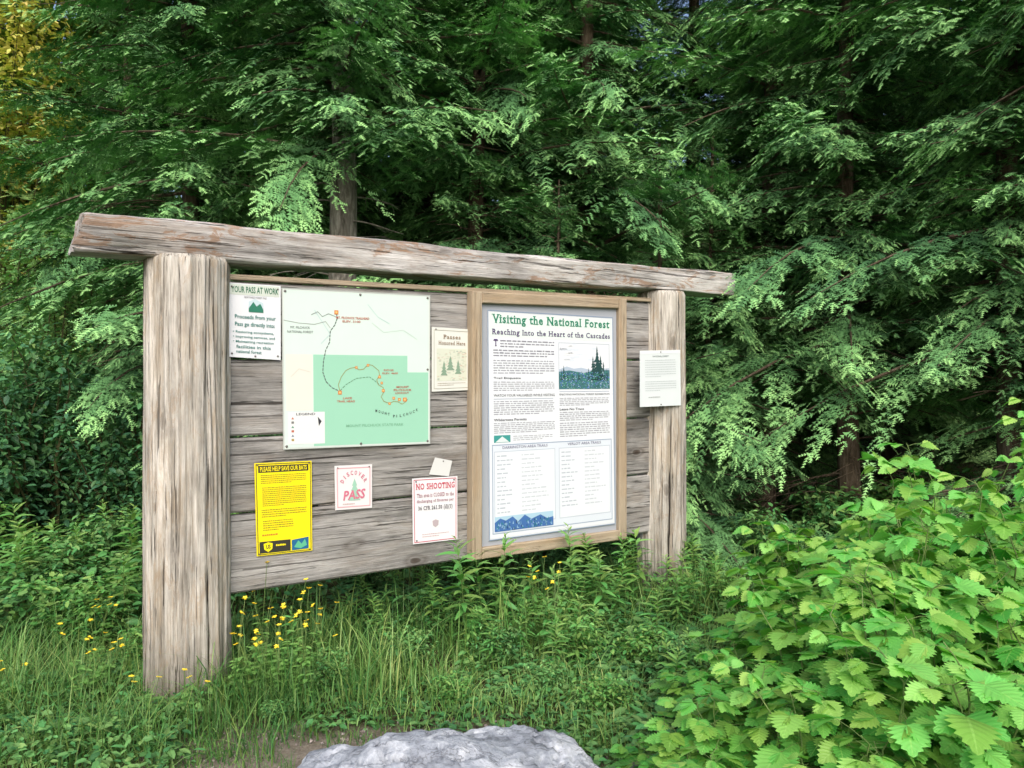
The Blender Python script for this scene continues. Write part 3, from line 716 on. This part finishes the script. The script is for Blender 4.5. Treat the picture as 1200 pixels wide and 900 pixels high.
def leafy(seed,nst,H,R,ls,per,mat,name,low=.15,spread=.45):
    rs=np.random.default_rng(seed); mb=MB(); P=[];D=[];UP=[];S=[];K=[]
    for k in range(nst):
        az=rs.uniform(0,2*np.pi); rad=R*math.sqrt(rs.uniform(0,1)); h=H*(1-.4*(rad/R)**2)*rs.uniform(.6,1.08)
        base=np.array([math.cos(az),math.sin(az),0])*rad*.25; end=np.array([math.cos(az)*rad,math.sin(az)*rad,h])
        t=np.linspace(0,1,7)[:,None]; path=base*(1-t)+end*t; path[:,2]=h*(1-(1-t[:,0])**1.5); path[:,:2]+=rs.normal(0,.03*min(H,3)/2,(7,2))
        v,f=tube(path,np.linspace(.008*min(H,3),.002,7),4); mb.add(v,f,mat=1)
        tt=rs.uniform(low,1,per); off=norm(rs.normal(0,1,(per,3)))*rs.uniform(0,spread*.5,(per,1))*np.array([1,1,.7])
        q=np.stack([np.interp(tt,t[:,0],path[:,c]) for c in range(3)],1)+off
        q[:,2]=np.maximum(q[:,2],.05)
        P.append(q); d=norm(off+rs.normal(0,.25,(per,3))*.5); d[:,2]=d[:,2]*.4-.25; D.append(d); u=rs.normal(0,.35,(per,3)); u[:,2]=1; UP.append(u); S.append(ls*rs.uniform(.6,1.25,per)); K.append(np.full(per,rs.normal(0,.13)))
    P=np.concatenate(P);D=np.concatenate(D);UP=np.concatenate(UP);S=np.concatenate(S);K=np.concatenate(K); n=len(P)
    v,f=inst(LF_simple[0],LF_simple[1],frames(D,UP,S),P)
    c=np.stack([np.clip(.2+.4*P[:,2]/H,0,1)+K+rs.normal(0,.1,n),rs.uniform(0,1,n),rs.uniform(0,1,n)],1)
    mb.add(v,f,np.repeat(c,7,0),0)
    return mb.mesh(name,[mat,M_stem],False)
sh=[leafy(31,42,2.3,1.1,.085,120,M_shrub,"leafy_shrub"),leafy(32,42,2.3,1.1,.075,140,M_shrub,"leafy_shrub")]
for i,(x,y,s) in enumerate([(-4.3,7.1,.95),(-5.4,7.7,1.05),(-3.5,7.2,.85),(-5.0,8.5,1.1),(-6.4,8.6,1.15),(-7.4,9.8,1.2),(-2.8,6.9,.62),(-4.9,6.6,.75)]):
    o=obj("leafy_shrub",sh[i%2],(x,y,0),label="dark green broadleaf shrub at edge of the forest",category="shrub",group="broadleaf shrubs at the forest edge",rot=(0,0,i*1.3)); o.scale=(s,s,s)
al=leafy(35,50,4.4,1.4,.085,140,M_alder,"broadleaf_sapling",.35,.7)
for i,(x,y,s) in enumerate([(-5.3,8.9,.85),(-6.5,9.4,1.0)]):
    o=obj("broadleaf_sapling",al,(x,y,0),label="slender light green broadleaf sapling among the conifers",category="tree",group="broadleaf saplings",rot=(0,0,i*2.1)); o.scale=(s,s,s)
go=leafy(36,110,9.0,2.1,.11,190,M_sunpaint,"broadleaf_tree",.66,1.0)
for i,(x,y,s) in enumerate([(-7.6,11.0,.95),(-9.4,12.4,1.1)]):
    o=obj("broadleaf_tree",go,(x,y,float(hill(x,y))),label="broadleaf tree with warm sunlight painted into its golden green leaves",category="tree",group="trees with painted sunlight at the clearing edge",rot=(0,0,i*2.1)); o.scale=(s,s,s)
lo=[leafy(41,26,.62,.45,.075,45,M_weed,"low_shrub",.1,.25),leafy(42,26,.62,.45,.060,55,M_cover,"low_shrub",.1,.25)]
k=0
for (x,y,s) in [(-2.9,4.9,.75),(-3.4,5.6,.95),(-2.5,5.3,.8),(-4.0,5.2,.9),(-4.4,6.2,1.1),(-3.2,6.2,1.0),(-2.2,6.2,1.0),(-5.2,6.4,1.1),(3.0,6.2,1.0),(2.2,6.3,.9),(2.6,5.5,.9),(3.9,5.9,1.2),(4.6,6.6,1.3),(1.8,7.0,.8),(3.4,7.2,1.1),(.6,6.6,.7),(-.3,6.1,.7),(-1.2,5.9,.7),(4.9,5.4,1.3),(2.9,6.9,1.2),(4.2,7.5,1.2),(-3.3,4.5,.6),(-2.6,4.7,.5),(-.1,4.35,.40),(.35,4.3,.42),(-.95,4.0,.32),(.75,4.3,.46),(-2.9,3.75,.32),(-.3,3.85,.28),(.15,3.95,.32),(.45,3.7,.34),(.9,4.0,.42),(-2.4,3.5,.26),(-1.1,3.62,.22),(-2.1,4.4,.4),(-.6,4.3,.38)]:
    o=obj("low_shrub",lo[k%2],(x,y,0),label="low green leafy undergrowth plant on forest floor",category="plant",group="low undergrowth plants",rot=(0,0,k*1.1)); o.scale=(s,s,s*random.uniform(.8,1.2)); k+=1

def weed(seed,H,nl,ll):
    rs=np.random.default_rng(seed); mb=MB(); t=np.linspace(0,1,9)
    lean=rs.normal(0,.10,2)*H; path=np.stack([lean[0]*t**2,lean[1]*t**2,H*t],1)
    v,f=tube(path,np.linspace(.004,.0015,9),5); mb.add(v,f,mat=1)
    i=np.arange(nl); tt=.12+.88*(i/nl)**.85; q=np.stack([np.interp(tt,t,path[:,c]) for c in range(3)],1)
    az=i*2.4+rs.normal(0,.3,nl); el=.15+.75*tt**3+rs.normal(0,.15,nl)
    D=np.stack([np.cos(az)*np.cos(el),np.sin(az)*np.cos(el),np.sin(el)],1); S=ll*(.55+.9*np.sin(np.pi*np.clip(tt*.9,0,1)))*rs.uniform(.8,1.15,nl)*np.where(tt>.9,.6,1)
    T,Fq,UVs=LF_lance; v,f=inst(T,Fq,frames(D,np.tile([0,0,1.],(nl,1))+rs.normal(0,.2,(nl,3)),S),q)
    c=np.stack([.3+.45*tt+rs.normal(0,.08,nl),rs.uniform(0,1,nl),tt],1); mb.add(v,f,np.repeat(c,len(T),0),0)
    return mb.mesh("tall_weed",[M_weed,M_gstem],True)
wd=[weed(51,.75,44,.12),weed(52,.65,40,.125),weed(53,.85,50,.115),weed(54,.55,36,.11)]
wp=[]
while len(wp)<72:
    s=random.uniform(1.35,3.7); of=random.uniform(.0,.75)
    if random.random()<.12: s=random.uniform(.3,1.6); of=random.uniform(-.5,.25)
    sc_=random.uniform(.50,.78)*(1-.35*max(0,of-.2)) if s>1.6 else random.uniform(.4,.55)
    if s>3.0: sc_*=.8
    p=Pc+U*s+Nn*of; wp.append((p[0],p[1],sc_))
wp[0]=(-.28,4.55,.90); wp[1]=(.60,4.95,.78); wp[2]=(-.05,4.75,.78); wp[3]=(.30,4.9,.76); wp[4]=(.92,5.35,.78)
for _ in range(24): wp.append((random.uniform(-4.2,-2.3),random.uniform(4.4,6.5),random.uniform(.5,.95)))
for _ in range(10): wp.append((random.uniform(.2,1.1),random.uniform(3.6,4.8),random.uniform(.35,.65)))
for i,(x,y,s) in enumerate(wp):
    o=obj("tall_weed",wd[i%4],(x,y,0),label="tall green weed with narrow drooping leaves in grass",category="plant",group="tall weeds around the notice board",rot=(random.uniform(-.12,.12),random.uniform(-.12,.12),random.uniform(0,6.3))); o.scale=(s,s,s)

def buttercup(seed,H):
    rs=np.random.default_rng(seed); mb=MB()
    for b in range(3):
        az=rs.uniform(0,6.28); r_=rs.uniform(.02,.11); h=H*rs.uniform(.65,1.0); t=np.linspace(0,1,6)
        path=np.stack([np.cos(az)*r_*t**1.5,np.sin(az)*r_*t**1.5,h*t],1); v,f=tube(path,np.full(6,.0014),4); mb.add(v,f,mat=1)
        tip=path[-1]; n=5; a=np.arange(n)/n*2*np.pi
        tl=rs.normal(0,.5,3); D=np.stack([np.cos(a),np.sin(a),np.full(n,.55)],1)+np.array([0,0,1.])*(np.cos(a)*tl[0]+np.sin(a)*tl[1])[:,None]
        v,f=inst(LF_simple[0]*np.array([1,1.7,1]),LF_simple[1],frames(D,np.tile([0,0,1.],(n,1)),np.full(n,.017)),np.tile(tip,(n,1))); mb.add(v,f,mat=0)
        k=8; q=np.stack([np.interp(rs.uniform(.1,.6,k),t,path[:,c]) for c in range(3)],1); D=rs.normal(0,1,(k,3)); D[:,2]=.1
        v,f=inst(LF_simple[0],LF_simple[1],frames(D,np.tile([0,0,1.],(k,1)),np.full(k,.05)),q); mb.add(v,f,np.array([.6,.5,.5]),2)
    return mb.mesh("buttercup",[M_petal,M_gstem,M_weed],False)
bc=[buttercup(61,.6),buttercup(62,.55),buttercup(63,.65)]
for i in range(29):
    if i<15: x,y=random.uniform(-1.48,-1.0),random.uniform(3.75,4.2); s=random.uniform(.6,1.05)
    elif i<20: x,y=random.uniform(-2.6,-2.0),random.uniform(3.6,4.3); s=random.uniform(.5,.85)
    elif i<22: x,y=random.uniform(-1.7,-1.45),random.uniform(3.6,3.7); s=random.uniform(.4,.6)
    elif i<25: x,y=random.uniform(-.9,.4),random.uniform(4.2,4.8); s=random.uniform(.8,1.0)
    else: x,y=random.uniform(-3.2,-2.2),random.uniform(3.8,5.2); s=random.uniform(.6,.9)
    o=obj("buttercup",bc[i%3],(x,y,0),label="yellow buttercup with thin stems in the grass",category="flower",group="yellow buttercups",rot=(0,0,random.uniform(0,6.3))); o.scale=(1,1,s)

# -------- grass (stuff)
def dirtmask(x,y):
    d=np.sqrt(((x+.55)/1.04)**2+((y-2.5)/.94)**2)+.15*sn(x,y,3.)+.08*sn(x,y,9.)
    return d
def blades(n,xr,yr,h0,h1,w,keep,strip=False):
    x=rng.uniform(*xr,n); y=rng.uniform(*yr,n)
    if strip: x,y=Pc[0]+U[0]*x+Nn[0]*y,Pc[1]+U[1]*x+Nn[1]*y
    k=keep(x,y); x=x[k];y=y[k]; n=len(x)
    cl=.60+.55*sn(x,y,5.)+.25*sn(x,y,13.); h=rng.uniform(h0,h1,n)*np.clip(cl,.2,1.25)
    az=rng.uniform(0,2*np.pi,n); ln=rng.uniform(.1,1.2,n)*h; W=w*rng.uniform(.5,1.5,n)
    d=np.stack([np.cos(az),np.sin(az),np.zeros(n)],1); sd=np.stack([-np.sin(az),np.cos(az),np.zeros(n)],1)
    B=np.stack([x,y,hill(x,y)],1); V=[]
    for t in (0,.4,.75,1.0):
        c=B+d*(ln*t**2)[:,None]+np.array([0,0,1.])*(h*(t-.3*t**3*ln/h))[:,None]; ww=W*(1-t)**.6+.0003
        V+= [c-sd*ww[:,None],c+sd*ww[:,None]]
    V=np.stack(V,1).reshape(-1,3); b=(np.arange(n)*8)[:,None]
    Fq=np.concatenate([b+np.array([[0,1,3,2]]),b+np.array([[2,3,5,4]]),b+np.array([[4,5,7,6]])])
    r=np.clip(.42+.24*sn(x,y,2.)+rng.normal(0,.2,n),0,1); c=np.stack([r,rng.uniform(0,1,n),r],1)
    return V,Fq,np.repeat(c,8,0)
mb=MB()
dens=lambda x,y:(dirtmask(x,y)>1.0)
mb.add(*blades(33000,(-3.6,1.6),(2.6,5.2),.05,.20,.0030,lambda x,y:dens(x,y)&(rng.uniform(0,1,len(x))<np.clip((dirtmask(x,y)-.98)*4,.12,1))))
mb.add(*blades(3500,(-2.9,-1.0),(3.2,4.6),.22,.44,.0024,dens))
mb.add(*blades(2500,(.3,3.7),(-.3,.75),.28,.50,.0034,dens,True))
mb.add(*blades(24000,(-8,5),(5.0,10),.12,.38,.005,lambda x,y:sn(x,y,1.1)>-.4))
mb.add(*blades(4000,(-1.7,.9),(2.6,3.5),.03,.10,.002,lambda x,y:(dirtmask(x,y)>.65)&(sn(x,y,6.)>.0)))
obj("grass",mb.mesh("grass",[M_grass]),kind="stuff",label="rough green grass and weeds around the board",category="grass")
mb=MB()
def cover(n,xr,yr,h0,ls,keep):
    x=rng.uniform(*xr,n); y=rng.uniform(*yr,n); k=keep(x,y); x=x[k];y=y[k]; n=len(x)
    mound=h0*(.55+.45*sn(x,y,1.6))*(.7+.3*sn(x,y,5.)); z=hill(x,y)+np.maximum(mound,.03)*rng.uniform(.25,1.0,n)**.6
    az=rng.uniform(0,2*np.pi,n); D=np.stack([np.cos(az),np.sin(az),rng.uniform(-.5,.3,n)],1); u=rng.normal(0,.35,(n,3)); u[:,2]=1
    v,f=inst(LF_simple[0],LF_simple[1],frames(D,u,ls*rng.uniform(.4,1.5,n)),np.stack([x,y,z],1))
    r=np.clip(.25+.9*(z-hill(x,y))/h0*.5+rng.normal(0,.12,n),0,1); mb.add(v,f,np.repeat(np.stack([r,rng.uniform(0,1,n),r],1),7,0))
side=lambda x,y:((x-Pc[0])*Nn[0]+(y-Pc[1])*Nn[1])<.2
cover(45000,(-9,-1.6),(4.6,11),.55,.060,lambda x,y:(x<-1.9-.0*(y))&(sn(x,y,.8)>-.75))
cover(24000,(-2.2,6),(4.8,11.5),.4,.060,side)
cover(15000,(-3.4,1.2),(3.0,4.9),.19,.040,lambda x,y:(dirtmask(x,y)>1.05)&(sn(x,y,2.2)>-.3))
cover(9000,(.5,4.5),(2.0,5.5),.3,.060,lambda x,y:dirtmask(x,y)>1.15)
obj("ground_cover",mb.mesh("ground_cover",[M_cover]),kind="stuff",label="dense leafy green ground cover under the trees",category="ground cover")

# ------------------------------------------------------------------ conifers
def twig_tpl(pairs=4,w=.22,wide=.13):
    V=[];Fq=[]
    for i in range(pairs):
        x0=i/pairs*.9; x1=x0+wide; k=w*(1-.35*i/pairs)
        for sgn in(1,-1):
            b=len(V); V+=[(x0,0,0),(x1,0,.0),(x0+.2,sgn*k,.02)]; Fq.append((b,b+1,b+2) if sgn>0 else (b+1,b,b+2))
    b=len(V); V+=[(0,.035,0),(0,-.035,0),(1.05,0,0)]; Fq.append((b,b+1,b+2))
    return np.array(V),np.array(Fq)
TW=twig_tpl(4,.26,.16); TWF=twig_tpl(4,.36,.2)
def branch_tpl(seed,L=1.6,sp=.056,tsp=.036,far=False):
    rs=np.random.default_rng(seed); P=[];D=[];S=[];C=[]
    xs_=np.arange(.10,L,sp if not far else .10)
    longs=rs.uniform(0,1,len(xs_)*2)
    for j,x in enumerate(xs_):
        for si,sg in enumerate((1,-1)):
            if not far and longs[2*j+si]<.07: continue
            f=x/L; bl=(.42*(1-f)**.6*min(1,.4+x/.35)+.05)*rs.uniform(.45,1.15)
            if longs[2*j+si]>.88: bl*=1.5
            if far: bl*=1.3
            ang=sg*(.95-.3*f+rs.normal(0,.22)); d=np.array([math.cos(ang),math.sin(ang),rs.normal(-.12,.20)])
            g=rs.uniform(0,1)
            if far:
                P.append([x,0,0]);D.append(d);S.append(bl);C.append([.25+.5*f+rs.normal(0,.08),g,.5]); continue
            m_=max(2,int(bl/tsp)); z0=rs.normal(0,.035)
            for i in range(m_):
                t=(i+.6)/m_; q=np.array([x,0,z0])+d*bl*t; q[2]-=.45*(bl*t)**1.6; 
                for s2 in(1,-1):
                    a2=ang+s2*(.85+rs.normal(0,.16)); tl=(.075*(1-.5*t)+.024)*rs.uniform(.65,1.25)
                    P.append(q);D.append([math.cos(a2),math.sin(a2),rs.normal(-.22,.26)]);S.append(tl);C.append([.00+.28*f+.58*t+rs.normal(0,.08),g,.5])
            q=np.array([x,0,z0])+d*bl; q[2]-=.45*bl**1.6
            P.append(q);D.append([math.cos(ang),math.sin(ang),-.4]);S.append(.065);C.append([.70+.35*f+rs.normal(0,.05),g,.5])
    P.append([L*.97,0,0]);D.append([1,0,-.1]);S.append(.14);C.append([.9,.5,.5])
    P=np.array(P,float);D=np.array(D,float);S=np.array(S);C=np.array(C)
    P[:,1]+=.05*np.sin(P[:,0]*3+seed)+.02*np.sin(P[:,0]*9)
    T=TWF if far else TW
    up=np.tile([0,0,1.],(len(P),1))+rs.normal(0,.28,(len(P),3))
    v,f=inst(T[0],T[1],frames(D,up,S),P); return v,f,np.repeat(C,len(T[0]),0)
BR=[branch_tpl(s) for s in(1,2,3,7,8,9)]; BRF=[branch_tpl(s,far=True) for s in(4,5,6)]
def crown(seed,H,z0,R,nb,tm,mat,pw=.75,nz=None,zcut=None,nfar=0,short=0):
    rs=np.random.default_rng(seed); mb=MB(); lst=[]
    if zcut:
        for i in range(nb): lst.append((z0+(zcut-z0)*(i+rs.uniform(0,1))/nb,tm))
        for i in range(nfar): lst.append((zcut+(H-zcut)*.985*(i+rs.uniform(0,1))/nfar,BRF))
    else:
        for i in range(nb): lst.append((z0+(H-z0)*((i+rs.uniform(0,1))/nb)**.92*.985,tm))
    for i,(z,tmm) in enumerate(lst):
        fz=(z-z0)/(H-z0)
        L=max(.22,R*(1-fz)**pw*rs.uniform(.45,1.2)); v,f,c=tmm[int(rs.integers(len(tmm)))]
        if short and i%3==0: L*=.45
        s=L/1.6; x=v[:,0]*s; y=v[:,1]*s**.7*rs.uniform(.8,1.15)*rs.choice([-1,1]); zz=v[:,2]*s**.7
        up=rs.uniform(-.32,.22)+.3*fz; dr=rs.uniform(.10,.36)
        w=rs.uniform(-.5,.5); y=y+w*x*x/max(L,.5)*.4
        zz=zz+x*up-dr*x*x/max(L,.6)-.20*np.abs(y)**1.4
        roll=rs.normal(0,.28); zz=zz+y*math.sin(roll)
        az=i*2.39996+rs.normal(0,.4); ca,sa=math.cos(az),math.sin(az)
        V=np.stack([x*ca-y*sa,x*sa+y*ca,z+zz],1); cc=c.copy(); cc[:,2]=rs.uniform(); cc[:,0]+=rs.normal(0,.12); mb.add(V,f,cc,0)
        xx=np.linspace(0,L*.95,6); yy=w*xx*xx/max(L,.5)*.4; zz=xx*up-dr*xx*xx/max(L,.6)-.004
        v2,f2=tube(np.stack([xx*ca-yy*sa,xx*sa+yy*ca,z+zz],1),np.linspace(.006+.008*L,.003,6),4); mb.add(v2,f2,mat=1)
    return mb.mesh("crown",[mat,M_bark],False)
def trunk(seed,H,r,bark,dead=26,zd=(.5,4)):
    rs=np.random.default_rng(seed); mb=MB(); k=24; z=np.linspace(-.3,H,k)
    path=np.stack([.04*np.sin(z*.6+seed),.04*np.cos(z*.5+seed),z],1); rad=r*(1-np.clip(z,0,H)/H)**.8+.006; rad[:3]*=np.array([1.45,1.25,1.08])
    v,f=tube(path,rad,16); v=v+rs.normal(0,.004,v.shape); mb.add(v,f)
    for i in range(dead):
        z0=rs.uniform(*zd); az=rs.uniform(0,6.28); L=rs.uniform(.3,1.2); xx=np.linspace(0,L,6); zz=rs.uniform(-.1,.3)*xx-rs.uniform(.1,.5)*xx**2
        off=rs.normal(0,.02,6)
        v,f=tube(np.stack([xx*math.cos(az)-off*math.sin(az),xx*math.sin(az)+off*math.cos(az),z0+zz],1),np.linspace(.012,.003,6),4); mb.add(v,f)
        for j in range(4):
            q=L*rs.uniform(.3,.95); a2=az+rs.choice([-1,1])*rs.uniform(.5,1.); l2=L*.35; zq=np.interp(q,xx,zz)+z0
            x2=np.linspace(0,l2,3); v,f=tube(np.stack([q*math.cos(az)+x2*math.cos(a2),q*math.sin(az)+x2*math.sin(a2),zq-.3*x2],1),[.005,.004,.002],3); mb.add(v,f)
    return mb.mesh("trunk",[bark],True)
HN=11.0
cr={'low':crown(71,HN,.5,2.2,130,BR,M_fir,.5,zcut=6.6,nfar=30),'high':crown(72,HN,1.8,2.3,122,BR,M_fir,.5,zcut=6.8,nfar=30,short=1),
    'bare':crown(77,HN,3.9,2.1,92,BR,M_fir,.5,zcut=7.2,nfar=26,short=1),'small':crown(73,3.9,.25,1.4,76,BR,M_fir,.75),
    'far':crown(74,13,.5,2.8,130,BRF,M_firdark,.6)}
tk={'dark':trunk(81,HN,.11,M_bark,40),'grey':trunk(82,HN,.17,M_barkgrey,16),'small':trunk(83,3.9,.035,M_bark,4,(.2,1)),'far':trunk(84,13,.12,M_bark,10)}
LAB={'low':"tall dark conifer with feathery drooping branches",'high':"tall conifer with bare lower trunk and drooping branches",'bare':"tall conifer with pale grey trunk showing below its branches",'small':"young conifer with pointed leader and feathery branches",
     'far':"tall dense dark green conifer deeper in the forest"}
def tree(x,y,c,t,s=1,rot=None,grp="conifers behind the notice board"):
    e=obj("conifer_tree",None,(x,y,float(hill(x,y))),label=LAB[c],category="tree",group=grp); e.scale=(s,s,s); e.rotation_euler=(0,0,random.uniform(0,6.28) if rot is None else rot)
    obj("trunk",tk[t],parent=e); obj("crown",cr[c],parent=e)
tree(-1.62,7.25,'bare','grey',.95,1.3); tree(-3.4,8.1,'high','dark',.95,5.0); tree(-.35,8.0,'high','dark',.9,1.9); tree(-2.4,8.6,'low','dark',1.0,2.0)
tree(1.35,7.2,'small','small',.98,1.0); tree(.40,7.2,'small','small',.9,2.); tree(2.0,7.7,'small','small',1.05,3.)
tree(.8,8.5,'high','dark',1.0); tree(2.7,8.1,'high','dark',.9,.7); tree(3.2,7.3,'high','dark',.9,2.7); tree(4.1,6.3,'high','dark',.86,2.2); tree(4.9,5.9,'low','dark',.88,4.)
tree(2.2,9.4,'low','dark',1.0,1.0); tree(5.9,7.8,'low','dark',1.0); tree(-5.0,10.0,'high','dark',.95,.5); tree(4.7,9.4,'high','dark',1.05); tree(.9,10.6,'low','dark',1.1); tree(-1.0,10.0,'low','dark',1.1); tree(3.7,10.2,'low','dark',1.05)
for x in (-6.4,-4.6,-2.9,-.8,1.2,6.9,9.2):
    tree(x+random.uniform(-.3,.3),12.8+random.uniform(-.6,.6),'far','far',random.uniform(.95,1.1),grp="conifers deeper in the forest")
for x in (-13.5,-11,-8,-5,-2.2,.6,7.6,10.5,13.5):
    tree(x+random.uniform(-.5,.5),17+random.uniform(-1,1),'far','far',random.uniform(.9,1.1),grp="conifers deeper in the forest")

# ------------------------------------------------------------------ light, world, camera
EL,AZ=math.radians(41),math.radians(177)   # soft light from behind the viewer
w=bpy.data.worlds.new("World"); scn.world=w; w.use_nodes=True; nt=w.node_tree; nt.nodes.clear()
sky=nt.nodes.new("ShaderNodeTexSky"); sky.sky_type='NISHITA'; sky.sun_disc=False; sky.sun_elevation=EL; sky.sun_rotation=AZ; sky.dust_density=4.0; sky.ozone_density=.6
bg=nt.nodes.new("ShaderNodeBackground"); bg.inputs[1].default_value=.23; wo=nt.nodes.new("ShaderNodeOutputWorld")
nt.links.new(sky.outputs[0],bg.inputs[0]); nt.links.new(bg.outputs[0],wo.inputs[0])
sd=bpy.data.lights.new("sun",'SUN'); sd.energy=2.7; sd.angle=math.radians(50); sd.color=(1,.975,.945)
so=bpy.data.objects.new("sun",sd); COL.objects.link(so)
dv=Vector((math.sin(AZ)*math.cos(EL),math.cos(AZ)*math.cos(EL),math.sin(EL)))
so.rotation_euler=dv.to_track_quat('Z','Y').to_euler(); so.location=dv*30
cd=bpy.data.cameras.new("camera"); cd.sensor_width=36; cd.lens=27; cd.clip_end=900; cd.clip_start=.05
co=bpy.data.objects.new("camera",cd); COL.objects.link(co); co.location=(0,0,CAMH); co.rotation_euler=(math.radians(90),0,0); cd.shift_y=-2/1200
scn.camera=co
scn.view_settings.view_transform='Standard'; scn.view_settings.look='None'; scn.view_settings.exposure=0
